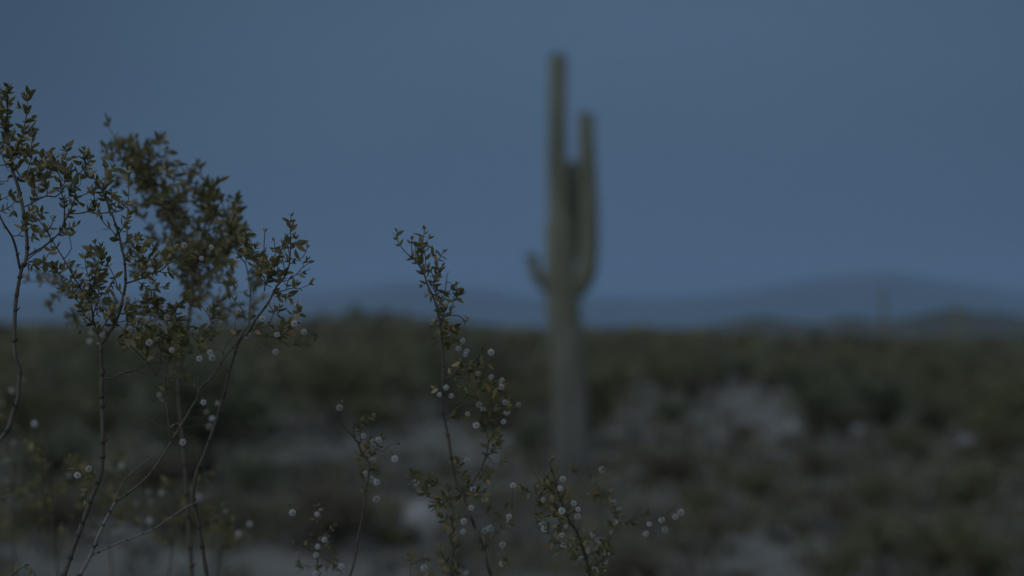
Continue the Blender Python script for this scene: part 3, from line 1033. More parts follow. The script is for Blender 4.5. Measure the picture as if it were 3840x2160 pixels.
g(T('a2', (-30, 200), (20, 140), (60, 150)), 3, 3, 1)
g(T('a2', (335, 490), (420, 450), (520, 390), (635, 342), (752, 356), (820, 300)), 6, 5, 1, dens=0.5)
g(T('a2', (635, 342), (640, 250), (600, 120), (560, 20), 'a1', (540, 1290), (530, 1200)), 4, 3, 2)
g(T('a2', (420, 450), (470, 300), (450, 150), (390, 60), 'a1', (380, 1280), (420, 1160), (430, 1060)), 5, 3, 2)
g(T('a2', (240, 130), (320, 80), (400, 40), 'a1', (560, 1390), (680, 1250), (700, 1180), (760, 1130)), 5, 3, 2)
g(T('a1', (680, 1330), (800, 1220), (880, 1150), (900, 1050), (890, 990)), 4, 3, 2, dens=1.2)
g(T('a1', (920, 1170), (960, 1130), (1000, 1110)), 3, 3, 1)
g(T('a2', (345, 700), (420, 640), (520, 600), (600, 570)), 4, 3, 1)
g(T('a2', (350, 840), (420, 760), (440, 700), (400, 560), (440, 500)), 3, 3, 1)
g(T('a2', (372, 905), (430, 905), (470, 915)), 3, 2, 1)
g(T('a2', (375, 1255), (430, 1295), (510, 1283), (600, 1240), (640, 1160), (690, 1085), (692, 980)), 4, 3, 1)
# forked branch crossing to the right
g(T('a2', (368, 1165), (480, 1092), (570, 1050), (700, 945), (820, 832), (870, 700), (940, 580), (1000, 430), (1022, 330), (1010, 200), (1030, 90), 'a1', (1110, 1310), (1170, 1230), (1200, 1180), (1160, 1070), (1145, 1020)), 9, 4, 1, d1=1.86, dens=0.55)
g(T('a2', (366, 1225), (430, 1160), (500, 1110), (570, 1072)), 5, 5, 0)
g(T('a2', (870, 700), (876, 560), (866, 400), (830, 290), (820, 160), (800, 40), 'a1', (790, 1330)), 6, 3, 1, dens=0.9)
g(T('a2', (866, 400), (940, 350), (970, 250), (990, 120), (930, 30)), 4, 3, 2)
g(T('a2', (820, 230), (880, 160), (870, 60), 'a1', (930, 1340), (900, 1230)), 4, 3, 2)
g(T('a2', (820, 832), (880, 790), (980, 765), (1050, 735)), 4, 3, 1)
g(T('a2', (1000, 430), (1060, 440), (1100, 460)), 3, 2, 1)
g(T('a2', (1020, 370), (1090, 360), (1150, 320), (1220, 290), (1290, 240)), 4, 4, 1, dens=0.6)
g(T('a2', (1040, 240), (1090, 190), (1100, 130)), 3, 2, 1)
g(T('a2', (940, 582), (1080, 582), (1200, 556), (1330, 580), 'a3', (130, 1357), (230, 1382), (380, 1365), (500, 1355), (570, 1330), (600, 1270)), 6, 5, 0)
g(T('a3', (105, 1352), (135, 1280), (170, 1210), (200, 1180), (165, 1040)), 4, 3, 1)
g(T('a3', (130, 1090), (210, 1030), (250, 960)), 4, 4, 1)
g(T('a3', (200, 1190), (240, 1260), (245, 1370)), 3, 3, 1)
# main upright stem
g(T('C', (440, 1560), (480, 1449), (540, 1280), (590, 1140), (660, 940), (740, 740), (770, 620), (775, 380), (768, 100), 'a7', (295, 1300), (285, 1150), (295, 1015), (290, 850), (280, 700), (283, 545)), 19, 15, 0, 'stem', 1.86, 1.86, to_ground=True)
M = g(T('a7', (283, 545), (370, 420), (450, 310), (530, 130), 'a4', (560, 1330), (590, 1190), (620, 1010), (605, 720), (560, 520), (530, 370), (480, 220), (440, 90), 'a3', (420, 1400), (375, 1240), (320, 1110), (245, 970)), 13, 7, 0, d1=1.86)
g(T('a3', (375, 1240), (310, 1100), (340, 960), (420, 850), (432, 760)), 5, 3, 2, dens=1.2)
g(T('a3', (245, 970), (190, 900), (110, 870), (60, 830), (80, 720), (130, 680), (160, 620)), 5, 3, 2, dens=1.1)
g(T('a3', (110, 870), (130, 740), (90, 620), (60, 530)), 3, 3, 1)
g(T('a3', (320, 1110), (400, 1060), (430, 1020)), 4, 3, 1)
g(T('a3', (400, 1310), (430, 1180), (420, 1090), (510, 1150)), 4, 3, 1)
g(T('a3', (430, 1400), (490, 1290), (560, 1260), (640, 1250)), 4, 3, 1)
g(T('a4', (640, 380), (640, 150), 'a3', (650, 1320), (660, 1100), (655, 950), (650, 800)), 5, 3, 1, d0=1.93, d1=1.98)
g(T('a4', (570, 470), (600, 560), (640, 380)), 4, 4, 0)
g(T('a4', (530, 350), (590, 250), (640, 190)), 5, 3, 2)
g(T('a4', (520, 440), (440, 310), (340, 220), (270, 120), (250, 0)), 5, 3, 1, dens=0.8)
g(T('a4', (600, 690), (690, 640), (740, 550), (800, 480), (900, 490)), 5, 3, 2)
g(T('a4', (590, 480), (660, 440), (720, 390), (800, 420)), 4, 3, 1)
g(T('a4', (640, 1020), (740, 990), (850, 950), (960, 890), (1080, 862), (1200, 760), (1330, 700), (1440, 655), (1540, 600)), 8, 4, 1, d1=1.92, dens=0.6)
g(T('a4', (1080, 866), (1200, 880), (1290, 830), (1400, 780)), 4, 3, 1)
g(T('a4', (790, 1000), (890, 1070), (950, 1110), (1020, 1100), (1160, 1060)), 4, 3, 1)
g(T('a4', (960, 1110), (970, 1200), (900, 1330)), 4, 3, 2)
g(T('a4', (1330, 700), (1260, 500), (1230, 420)), 3, 3, 1)
g(T('a4', (850, 950), (900, 820), (850, 700), (880, 600)), 4, 3, 2)
g(T('a4', (1000, 880), (1040, 720), (980, 640), (1000, 540)), 4, 3, 2)
g(T('a4', (1150, 800), (1200, 680), (1160, 620)), 4, 3, 1)
# left fork of the upright stem
g(T('B', (760, 905), (730, 820), (700, 700), (690, 620), (610, 490), (490, 280), (430, 180), (388, 118), 'a2', (640, 830), (540, 690), (490, 620)), 8, 4, 1, d1=1.83, dens=0.5)
g(T('a2', (640, 820), (700, 735), (730, 660)), 4, 3, 1)
g(T('a2', (600, 790), (540, 830), (490, 870)), 3, 2, 1)
g(T('a2', (690, 945), (660, 830), (560, 800)), 3, 2, 1)
g(T('a2', (865, 1205), (920, 1140), (970, 1055), (950, 930), (955, 850), (1000, 770)), 4, 3, 1, dens=0.5)
g(T('a2', (880, 1240), (920, 1270), (950, 1250)), 3, 2, 1)
g(T('a2', (600, 1250), (690, 1320), (790, 1400), (830, 1440)), 4, 3, 1)
g(T('a2', (900, 1330), (1000, 1310), (1040, 1300)), 3, 2, 1)
g(T('B', (600, 480), (480, 400), (400, 330), (330, 300)), 4, 3, 2)
g(T('B', (700, 700), (740, 560), (745, 440), (720, 330), (700, 240), (680, 180)), 5, 3, 2, dens=1.2)
g(T('B', (690, 620), (700, 480), (720, 400), (760, 330), (770, 200)), 4, 3, 2, dens=1.2)
g(T('B', (660, 560), (680, 430), (650, 340), (640, 240)), 4, 3, 1)
g(T('a4', (570, 1170), (510, 1070), (470, 950), (420, 840), (390, 795), (310, 778), (250, 740), (200, 700), (210, 580), (200, 490)), 5, 3, 1, dens=0.8)
g(T('a4', (470, 950), (400, 1100), (390, 1200), (395, 1330)), 4, 3, 1)
g(T('a4', (205, 960), (185, 1060), (165, 1180)), 3, 3, 0)
g(T('a4', (265, 880), (242, 1070), (255, 1200), (235, 1340)), 4, 3, 0)
g(T('a4', (250, 930), (300, 920), (340, 915)), 3, 2, 1)
g(T('a4', (390, 795), (340, 650), (300, 580), (290, 530)), 4, 3, 1)
g(T('B', (720, 770), (640, 690), (600, 600), (540, 540)), 5, 3, 2)
g(T('B', (740, 830), (790, 760), (830, 690), (850, 640)), 5, 3, 2)
rr = random.Random(5)
for k in range(12):                                    # the leafy tangle above the low branch
    x = rr.uniform(500, 840); y = rr.uniform(1150, 1330)
    n_, d_ = b1.near(x, y)
    g([(n_[0], n_[1]), ((n_[0] + x) / 2 + rr.uniform(-12, 12), (n_[1] + y) / 2 - 10), (x, y - rr.uniform(20, 60))], 4, 3, 2, dens=1.1, spread=0.06)
# low right-hand branch
g(T('a7', (300, 1015), (430, 1000), (580, 935), (740, 900), (880, 820), (1010, 792), (1150, 795), (1290, 775), (1420, 720)), 7, 4, 0, d1=1.88)
g(T('a7', (760, 905), (880, 950), (1030, 975), (1180, 1020), (1320, 1075), (1400, 1150)), 5, 3, 0)
g(T('a7', (1040, 970), (930, 820), (760, 640), (650, 540), (520, 480)), 5, 3, 0)
g(T('a7', (1040, 950), (1095, 860), (1112, 800)), 4, 3, 0)
g(T('a7', (955, 770), (975, 660), (960, 560)), 4, 3, 1)
g(T('a7', (895, 760), (915, 640), (900, 560), (860, 480)), 4, 3, 2)
g(T('a7', (1100, 790), (1100, 640), (1060, 520), (1090, 420)), 4, 3, 2, dens=1.3)
g(T('a7', (1200, 790), (1210, 640), (1180, 500), (1240, 360), (1300, 240)), 4, 3, 2, dens=1.3)
g(T('a7', (1290, 775), (1390, 640), (1400, 500), (1350, 360), (1330, 200)), 4, 3, 2, dens=1.2)
g(T('a7', (510, 470), (650, 465), (800, 445), (900, 460), (1010, 420)), 4, 3, 2)
g(T('a7', (650, 465), (620, 360), (700, 300), (820, 330)), 4, 3, 2)
g(T('a7', (580, 125), (700, 150), (820, 140), (900, 115), (960, 60)), 5, 3, 1)
g(T('a7', (700, 150), (830, 250), (960, 300), (1060, 290)), 4, 3, 2, dens=1.2)
g(T('a7', (900, 120), (1010, 170), (1120, 160), (1230, 150)), 4, 3, 2)
g(T('a7', (450, 330), (520, 250), (640, 230), (760, 230)), 4, 3, 2)
# second stem, leaning right, with an old grey twig
g(T('C', (560, 1560), (600, 1449), (680, 1300), (740, 1150), (800, 1020), (870, 890)), 15, 11, 0, 'stem', 1.84, 1.86, to_ground=True, old=True)
g(T('C', (870, 890), (1000, 800), (1130, 680), (1230, 540), (1290, 440), (1380, 290), (1450, 170), (1500, 90), 'B', (1500, 1250), (1600, 1150), (1690, 1010)), 10, 8, 0, d1=1.9)
g(T('B', (1690, 1010), (1790, 890), (1850, 800), (1890, 740)), 7, 5, 0)
g(T('B', (1690, 1010), (1690, 940), (1760, 850), (1850, 810)), 5, 4, 0)
g(T('C', (870, 890), (900, 800), (945, 710), (952, 610)), 6, 4, 0, old=True)
g(T('C', (945, 710), (1050, 620), (1140, 550), (1240, 460)), 3, 2, 0, old=True)
g(T('C', (680, 1300), (820, 1230), (960, 1175), (1080, 1130), (1180, 1080), (1290, 1005), (1400, 930), (1490, 890), (1560, 860)), 7, 4, 0, old=True, d1=1.84)
g(T('C', (1290, 440), (1270, 270), (1250, 100), 'B', (1247, 1200), (1262, 1050), (1290, 950), (1330, 860)), 6, 4, 1, dens=0.35)
g(T('C', (1230, 330), (1100, 255), (960, 248)), 3, 2, 0)
g(T('B', (1500, 1250), (1420, 1200), (1360, 1150), (1330, 1090)), 4, 3, 2)
g(T('C', (1380, 290), (1340, 330), (1320, 360)), 3, 2, 1)
g(T('B', (1500, 1250), (1490, 1160), (1500, 1080)), 3, 2, 0)
g(T('C', (740, 740), (690, 690), (620, 660), (560, 640), (530, 560)), 4, 3, 1)
g(T('C', (700, 830), (660, 800), (650, 880)), 3, 2, 1)
g(T('s', (-40, 1880), (20, 1862), (70, 1852)), 4, 2, 0, d0=1.9, old=True)
g(T('C', (60, 1500), (110, 1430), (180, 1380), (240, 1400), (270, 1449)), 5, 4, 1, d0=1.95, dens=0.5)
b1.pods(T('B', (1220, 625), (1260, 705), (1125, 895), (1295, 950), (1505, 1015), (1585, 970), (1605, 745), (1450, 800), (980, 790), (670, 680), (1520, 260), (960, 560)))
b1.pods(T('B', (1150, 965), (1600, 1010), (1390, 160), (1595, 175)), dd=0.03)
b1.pods(T('C', (1535, 138), (1380, 440), (670, 640), (585, 688)))
b1.finish()

# ---- its slender right-hand neighbour
b2 = Bush('slender creosote bush whose airy crown spreads to the right of the leaning stems', 1.92, (760, 2160), 12)
g = b2.grow
g(T('C', (1580, 1560), (1560, 1449), (1530, 1250), (1490, 1000), (1460, 850), (1480, 680), (1540, 540), (1600, 370), (1650, 220), (1700, 50), 'a8', (80, 1440), (110, 1280), (160, 1080), (210, 930), (250, 780), (340, 650), (420, 580), (500, 430), (600, 300), (680, 190), (730, 90), (785, -20)), 17, 8, 0, 'stem', 1.98, 1.89, to_ground=True)
g(T('a6', (785, 1135), (840, 1080), (900, 990), (955, 860), (970, 720), (978, 560), (975, 400), (972, 260), (985, 190)), 8, 3, 1, d1=1.86, dens=0.8)
g(T('a6', (770, 1215), (900, 1190), (1010, 1160), (1100, 1170), (1132, 1195)), 5, 4, 0)
g(T('a6', (1100, 1170), (1230, 1110), (1262, 1060)), 3, 3, 1, dens=0.4)
g(T('a6', (1010, 1160), (1050, 1120)), 3, 2, 1)
g(T('a6', (915, 1185), (950, 1040), (985, 1000), (1050, 980), (1130, 890), (1230, 820)), 4, 3, 1, dens=0.6)
g(T('a6', (1050, 980), (1140, 960)), 3, 2, 1)
g(T('a6', (1190, 925), (1250, 895)), 3, 2, 0)
g(T('a6', (1150, 870), (1140, 820), (1190, 790)), 3, 2, 1)
g(T('a6', (970, 830), (1040, 800), (1140, 742), (1190, 660), (1200, 610)), 4, 3, 1, dens=0.7)
g(T('a6', (985, 625), (1050, 572), (1100, 565)), 3, 2, 1)
g(T('a6', (1040, 575), (1050, 500)), 3, 2, 1)
g(T('a6', (960, 720), (945, 600), (935, 470)), 4, 3, 1)
g(T('a6', (980, 440), (1030, 410)), 2.5, 2, 0)
g(T('a6', (960, 800), (890, 740), (850, 640), (870, 560)), 4, 3, 1)
g(T('a6', (900, 990), (880, 820), (850, 720)), 4, 3, 2)
g(T('a6', (840, 1080), (800, 1000), (800, 850), (775, 720), (760, 590), (755, 530)), 5, 3, 1)
g(T('a6', (620, 1200), (630, 1050), (565, 930), (600, 860), (612, 700), (620, 520), (627, 400)), 5, 3, 1, dens=0.5)
g(T('a6', (565, 930), (500, 800), (470, 680), (520, 590)), 4, 3, 2)
g(T('a6', (700, 1000), (690, 860), (640, 720), (640, 640)), 4, 3, 1)
g(T('a6', (640, 1120), (720, 1000), (720, 880), (770, 800)), 4, 3, 2)
g(T('a8', (430, 560), (410, 440), (430, 200), 'a6', (430, 1180), (408, 1050), (395, 950), (360, 820), (285, 740), (215, 620)), 8, 4, 0, d1=2.02)
g(T('a6', (360, 820), (400, 690), (360, 560), (380, 430), (430, 440)), 4, 3, 2, dens=0.9)
g(T('a6', (285, 740), (240, 560), (230, 420), (190, 320)), 4, 3, 2)
g(T('a6', (300, 740), (350, 640), (420, 600)), 4, 3, 1)
g(T('a6', (400, 950), (470, 860), (500, 760)), 4, 3, 2)
g(T('a8', (440, 555), (560, 550), (680, 490), (745, 330), (690, 240)), 4, 3, 1, dens=0.6)
g(T('a8', (440, 560), (620, 575), (750, 592), (860, 540)), 4, 3, 0)
g(T('a8', (470, 660), (580, 790), (690, 862), (770, 870)), 4, 3, 0)
g(T('a8', (470, 655), (640, 650), (820, 690), (950, 780), (1040, 770)), 4, 3, 1, dens=0.7, d1=1.99)
g(T('a8', (790, 600), (850, 520), (990, 420), (1090, 360), (1080, 300)), 4, 3, 2, d1=1.98)
g(T('a8', (820, 690), (900, 620), (960, 560)), 4, 3, 2)
g(T('a8', (740, 330), (800, 360), (830, 280)), 4, 3, 1)
g(T('a8', (410, 450), (360, 400), (325, 300), (220, 180), (150, 60)), 5, 3, 1, dens=0.7)
g(T('a8', (240, 620), (220, 500), (250, 380), (320, 330)), 4, 3, 1, dens=0.6)
g(T('a8', (430, 430), (480, 340), (470, 280)), 4, 3, 1)
g(T('a8', (730, 90), (800, 130), (850, 110)), 4, 3, 1)
g(T('a8', (780, 60), (900, 100), (960, 150)), 4, 3, 1, d1=2.0)
g(T('a8', (1040, 770), (1180, 760), (1280, 780), (1300, 650)), 3, 2, 1, d1=2.06, dens=0.8)
b2.pods(T('B', (1905, 600), (1800, 655), (1980, 715), (2220, 750), (2090, 835), (2295, 815), (2080, 965)))
b2.pods(T('B', (1865, 840), (2200, 590), (2250, 612)), dd=0.05)
b2.finish()

# ---- the denser bush just behind them, slightly out of focus
b3 = Bush('dense creosote bush slightly out of focus behind the sharp left bush', 2.30, (720, 2160), 13, leaf_px=30)
g = b3.grow
g(T('s', (730, 2230), (720, 2160), (705, 1950), (690, 1700), (668, 1450), (690, 1300), (715, 1150), (725, 1020)), 16, 13, 0, 'stem', 2.3, 2.3, to_ground=True)
g(T('s', (725, 1020), (690, 900), (640, 800), (570, 700), (500, 600), (440, 530)), 11, 5, 2, d1=2.34)
g(T('s', (725, 1020), (760, 900), (780, 800), (790, 700), (810, 680)), 9, 4, 2, d1=2.26)
g(T('s', (715, 1150), (780, 1060), (830, 960), (870, 880), (900, 860)), 8, 4, 2, d1=2.24)
TIPS = [(3, 'a3', [(370, 170), (510, 350), (620, 420), (430, 440), (770, 360), (930, 400), (1060, 370), (1122, 300), (1350, 690), (330, 540), (400, 590), (480, 740), (520, 820), (880, 560), (1180, 520)]),
        (5, 'a5', [(430, 110), (535, 50), (530, 210), (600, 400), (770, 280), (700, 350), (925, 570), (1030, 510), (1040, 670), (1040, 740), (1060, 850), (1170, 910), (990, 890), (1220, 1020), (820, 500), (260, 40), (100, 120), (860, 850), (1110, 930)])]
spine = [(725, 1040), (700, 930), (640, 810), (570, 705), (500, 605), (770, 880), (785, 760), (830, 960), (870, 885), (740, 980)]
rr = random.Random(77)
for _, zz, tips in TIPS:
    for t in tips:
        x, y = T(zz, t)[0]
        cand = sorted(spine, key=lambda s: abs(s[0] - x) * 1.3 + abs((s[1] - y) - 150))
        sx, sy = cand[0] if rr.random() < 0.7 else cand[1]
        mx, my = sx + (x - sx) * 0.5 + rr.uniform(-15, 25), sy + (y - sy) * 0.5 + rr.uniform(-10, 20)
        g([(sx, sy), ((sx + mx) / 2 + rr.uniform(-12, 12), (sy + my) / 2), (mx, my), ((mx + x) / 2 + rr.uniform(-8, 8), (my + y) / 2), (x, y)], 5, 3, 2, spread=0.12, dens=0.78, side=0.8)
for k in range(24):
    sx, sy = rr.choice(spine)
    x = rr.uniform(500, 900); y = max(rr.uniform(760, 1190), 600 + (x - 480) * 1.0)
    g([(sx, sy), ((sx + x) / 2 + rr.uniform(-20, 20), (sy + y) / 2 + rr.uniform(-20, 20)), (x, y)], 4, 3, 2, spread=0.15, dens=0.85, side=0.9)
for k in range(30):                                    # its lower foliage, down to the height of the desert skyline
    x = rr.uniform(470, 960); y = rr.uniform(880, 1290)
    n_, d_ = b3.near(x, y + 60)
    g([(n_[0], n_[1]), ((n_[0] + x) / 2 + rr.uniform(-20, 20), (n_[1] + y) / 2 + rr.uniform(-15, 15)), (x, y)], 4, 3, 2, spread=0.12, dens=0.85, side=0.9)
# a limp side branch hanging out to the left
g(T('s', (690, 1300), (620, 1210), (500, 1150), 'B', (700, 560), (500, 470), (350, 440), (210, 430), (190, 400)), 7, 4, 1, d1=2.4, dens=0.9)
g(T('B', (640, 540), (520, 520), (420, 560), (360, 600)), 4, 3, 2, d1=2.42)
g(T('B', (500, 470), (420, 400), (320, 380), (240, 350)), 4, 3, 2, d1=2.4)
g(T('B', (700, 560), (640, 640), (560, 700), (520, 740)), 4, 3, 2, d1=2.42)
g(T('s', (668, 1450), (700, 1380), (760, 1310), (800, 1240)), 5, 3, 1, dens=0.6)
b3.pods(T('B', (1750, 290), (1920, 490), (1945, 410), (1640, 560), (1540, 470), (1420, 640), (1500, 700), (1610, 300), (695, 815), (775, 830), (675, 885), (1060, 205), (570, 370), (640, 430), (1180, 200), (1245, 200)), dd=0.03, jitter=0.05)
b3.pods(T('C', (1205, 85), (1560, 212), (1640, 145), (1600, 260), (1580, 320)), dd=0.0)
b3.finish()

# ---- low fuzzy bush in the lower left
b4 = Bush('low blurred creosote bush dotted with pale seed balls at the lower left', 2.85, (330, 2160), 14, leaf_px=26)
g = b4.grow
rr = random.Random(88)
bases = [(60, 2230), (230, 2240), (430, 2240), (620, 2230), (800, 2230)]
for i, (bx, by) in enumerate(bases):
    tx = bx + rr.uniform(-60, 80); ty = [1560, 1640, 1790, 1800, 1880][i]
    S = [(bx, by), (bx + (tx - bx) * 0.3 + rr.uniform(-15, 15), by + (ty - by) * 0.35), (bx + (tx - bx) * 0.7, by + (ty - by) * 0.7), (tx, ty)]
    g(S, 8, 4, 0, 'stem', 2.85 + rr.uniform(-.15, .2), None, to_ground=True)
    for k in range(8):
        t = rr.uniform(0.30, 0.98)
        x = bx + (tx - bx) * t; y = by + (ty - by) * t
        a = rr.choice([-1, 1]) * rr.uniform(0.3, 1.1)
        L = rr.uniform(80, 190)
        g([(x, y), (x + math.sin(a) * L * .5, y - math.cos(a) * L * .45), (x + math.sin(a) * L + rr.uniform(-15, 15), y - math.cos(a) * L * 0.9)], 4, 3, 2, spread=0.2, dens=0.85)
g(T('s', (60, 1560), (60, 1480), (90, 1400), (60, 1330)), 4, 3, 1, dens=0.5)
b4.pods(T('C', (90, 50), (175, -35), (260, 300), (110, 450), (50, 580), (515, 690), (915, 620), (1120, 815), (1220, 820), (1030, 910), (1140, 890), (1500, 850), (1700, 960), (1415, 985), (1130, 1030)), jitter=0.12, size=13)
b4.pods(T('C', (1885, 1060), (1800, 1130)), dd=-0.35)
b4.finish()

# ---- central sprig
b5 = Bush('tall single creosote sprig bending left in front of the open desert beside the saguaro', 1.95, (1850, 2160), 15, leaf_px=29)
g = b5.grow
g(T('E', (1310, 1230), (1290, 1159), (1262, 1070), (1240, 975), 'b3', (970, 1300), (930, 1220), (890, 1100), (830, 960), (810, 860), (755, 780), (710, 655), (675, 450), (645, 250), (605, 60), 'b2', (370, 1240), (355, 1020), (365, 720), (372, 450), (350, 130)), 13, 9, 0, 'stem', 2.0, 1.95, to_ground=True)
g(T('b2', (350, 130), (335, -20), 'b1', (740, 1230), (700, 1080), (660, 960), (600, 850), (550, 690), (480, 570), (390, 460), (300, 390), (220, 290), (180, 215)), 10, 3, 1, d1=1.93, dens=0.62)
g(T('b1', (780, 1330), (820, 1262), (800, 1140), (770, 1010), (700, 930), (668, 840), (680, 740), (640, 650), (570, 560), (560, 440), (540, 330), (528, 230), (545, 130), (553, 80)), 6, 3, 2, d1=1.95, dens=0.95, side=0.6)
g(T('b1', (820, 1262), (880, 1245), (1000, 1240), (1060, 1275), (1080, 1310)), 5, 3, 1, dens=0.7)
g(T('b1', (880, 1245), (930, 1140), (940, 1010), (985, 900), (985, 830)), 4, 3, 2, dens=0.9)
g(T('b1', (795, 1140), (735, 1155)), 4, 4, 0)
g(T('b1', (700, 940), (800, 930), (890, 930), (905, 880)), 4, 3, 1)
g(T('b1', (830, 930), (845, 800), (850, 720), (860, 680)), 4, 3, 1, dens=0.8)
g(T('b1', (850, 780), (900, 800), (930, 830)), 3, 2, 1)
g(T('b1', (690, 720), (750, 620), (705, 550), (740, 490), (800, 390)), 4, 3, 1)
g(T('b1', (740, 610), (790, 580)), 3, 2, 2)
g(T('b1', (390, 460), (378, 380), (375, 310), (372, 220)), 4, 3, 1, dens=0.7)
g(T('b1', (420, 480), (430, 380), (430, 310)), 4, 3, 1)
g(T('b1', (180, 215), (165, 160), (180, 110)), 3, 2, 1)
g(T('b1', (600, 470), (650, 420), (700, 390)), 3, 2, 1)
g(T('b1', (545, 280), (580, 230), (610, 200)), 3, 2, 1)
g(T('b1', (550, 690), (500, 560), (490, 480), (520, 400)), 4, 3, 1)
g(T('b1', (580, 800), (545, 830), (520, 830)), 3, 2, 1)
g(T('b1', (650, 960), (600, 960)), 3, 2, 1)
g(T('b1', (780, 960), (800, 990)), 3, 2, 1)
g(T('b1', (740, 1260), (700, 1310), (680, 1340)), 3, 2, 2)
g(T('b1', (800, 1310), (860, 1380), (930, 1400)), 3, 2, 2)
g(T('b2', (360, 160), (440, 190), (540, 200)), 4, 3, 2)
g(T('b2', (355, 60), (450, 20), (540, 60)), 4, 3, 2)
g(T('b2', (355, 210), (300, 210), (270, 170)), 3, 2, 1)
g(T('b2', (340, 850), (260, 850)), 2, 2, 1)
g(T('b2', (380, 730), (490, 692), (560, 620), (640, 560), (750, 540), (850, 420), (900, 330)), 6, 3, 2, dens=0.9)
g(T('b2', (490, 692), (640, 710), (800, 722), (960, 780), (1080, 800)), 4, 3, 2, dens=0.9)
g(T('b2', (640, 560), (600, 490), (550, 480)), 3, 2, 1)
g(T('b2', (750, 540), (840, 560), (960, 520), (1040, 520)), 3, 2, 2)
g(T('b2', (400, 1290), (520, 1225), (650, 1225), (800, 1190), (950, 1170), (1060, 1150)), 6, 3, 1, dens=0.7)
g(T('b3', (820, 850), (890, 750), (1000, 560), (1050, 430), (1078, 280), (1050, 170), (990, 90), 'b2', (930, 1380), (900, 1300), (880, 1200), (840, 1000), (790, 850), (735, 770)), 8, 3, 1, dens=0.6)
g(T('b2', (930, 1380), (1000, 1250), (1040, 1100), (1000, 950), (960, 850)), 5, 3, 2, dens=1.1)
g(T('b2', (1000, 1250), (1120, 1150), (1180, 1000), (1160, 920)), 4, 3, 2, dens=1.1)
g(T('b2', (1100, 1100), (1250, 1050), (1320, 1070)), 3, 2, 1)
g(T('b2', (840, 1000), (760, 960), (640, 920), (620, 850)), 4, 3, 1)
g(T('b2', (800, 1090), (700, 1090), (580, 1100)), 4, 3, 1)
g(T('b3', (1078, 280), (1130, 200), (1150, 100)), 4, 3, 2)
g(T('b3', (1050, 470), (1110, 380), (1155, 310), (1190, 240)), 4, 3, 2)
g(T('b3', (1080, 480), (1150, 520), (1225, 515)), 4, 3, 1, dens=0.5)
g(T('b3', (985, 600), (1050, 690), (1110, 620)), 4, 3, 1)
g(T('b3', (900, 770), (990, 740), (1090, 700)), 3, 2, 0)
g(T('b3', (830, 840), (800, 700), (760, 560), (740, 490)), 4, 3, 2, d1=2.05)
g(T('b3', (810, 845), (700, 885), (560, 900), (420, 880), (350, 780), (260, 700), (200, 650)), 6, 3, 2, d1=2.05, dens=0.9)
g(T('b3', (660, 890), (600, 760), (450, 690), (320, 640)), 4, 3, 2, d1=2.06)
g(T('b3', (560, 900), (500, 1000), (540, 1060)), 4, 3, 1, d1=2.06)
g(T('b3', (815, 850), (900, 835), (1010, 820)), 4, 3, 2)
g(T('b3', (830, 1100), (950, 1085), (1060, 1055), (1180, 1030), (1330, 1000)), 4, 3, 1, dens=0.5, d0=1.98)
g(T('b3', (960, 1440), (1070, 1360), (1180, 1260), (1250, 1200), (1320, 1120)), 5, 3, 1, dens=0.6, d0=1.99)
g(T('b3', (690, 1520), (690, 1400), (680, 1200), (700, 1050), (680, 940)), 6, 3, 2, d0=2.06, d1=2.06, dens=0.8)
g(T('E', (1060, 1200), (1040, 1100), (1000, 1040), (985, 990)), 5, 3, 2, d0=2.05)
g(T('E', (830, 1230), (800, 1120), (820, 1080), (900, 1060)), 5, 3, 2, d0=2.05, dens=0.6)
g(T('E', (1360, 1120), (1390, 1050), (1380, 1000)), 3, 2, 1, d0=2.05)
b5.pods(T('b2', (635, 205), (1020, 365), (845, 655), (1025, 700), (1170, 745), (1160, 840), (1210, 1045), (1390, 1080), (860, 1080), (700, 1205), (815, 1360), (320, 940), (410, 845)))
b5.pods(T('b2', (580, 315), (690, 350), (670, 400), (1235, 1175), (910, 1145), (1190, 1310), (480, 960), (400, 5), (440, 100)), dd=0.06)
b5.pods(T('b1', (1130, 1275)), dd=0.05)
b5.pods(T('b3', (845, 485), (1345, 755), (890, 1000), (810, 1145), (1230, 1400), (1300, 1095)))
b5.pods(T('b3', (290, 725), (415, 760), (340, 800), (580, 960), (600, 885), (1040, 910), (800, 1260), (1040, 1245), (1095, 1220), (1300, 1180), (910, 790), (545, 1010)), dd=0.08)
b5.pods(T('E', (1360, 1085), (885, 1110), (975, 1120), (1065, 1105), (1140, 1140)), dd=0.06)
b5.finish()

# ---- bush right of the sprig
b6 = Bush('low creosote bush thick with white seed balls below the saguaro foot', 1.95, (2220, 2160), 16, leaf_px=25)
g = b6.grow
g(T('b4', (920, 1560), (900, 1449), (850, 1200), (750, 950), (645, 780), (565, 560), (500, 320), (470, 240), (492, 170)), 11, 4, 2, 'stem', 2.02, 1.92, to_ground=True, dens=0.8)
g(T('b4', (620, 740), (560, 700), (400, 620), (290, 540), (180, 550)), 4, 3, 2)
g(T('b4', (830, 1170), (560, 1080), (420, 920), (310, 770)), 5, 3, 2, dens=0.9)
g(T('b4', (540, 480), (400, 460), (340, 440)), 4, 3, 2)
g(T('b4', (645, 780), (740, 740), (790, 700), (720, 640)), 4, 3, 2)
g(T('b4', (720, 900), (640, 880), (560, 890), (520, 960)), 4, 3, 2)
g(T('b4', (560, 560), (480, 520), (420, 430)), 4, 3, 2)
g(T('b4', (640, 780), (560, 740), (440, 760), (380, 700)), 4, 3, 2)
g(T('b4', (980, 1560), (1000, 1449), (1050, 1220), (1150, 990), (1220, 850), (1170, 700), (1090, 580), (1040, 540)), 8, 3, 2, 'stem', 2.16, 2.16, to_ground=True, dens=0.8)
g(T('b4', (1090, 600), (950, 480), (860, 380), (740, 310)), 4, 3, 2, d1=2.2)
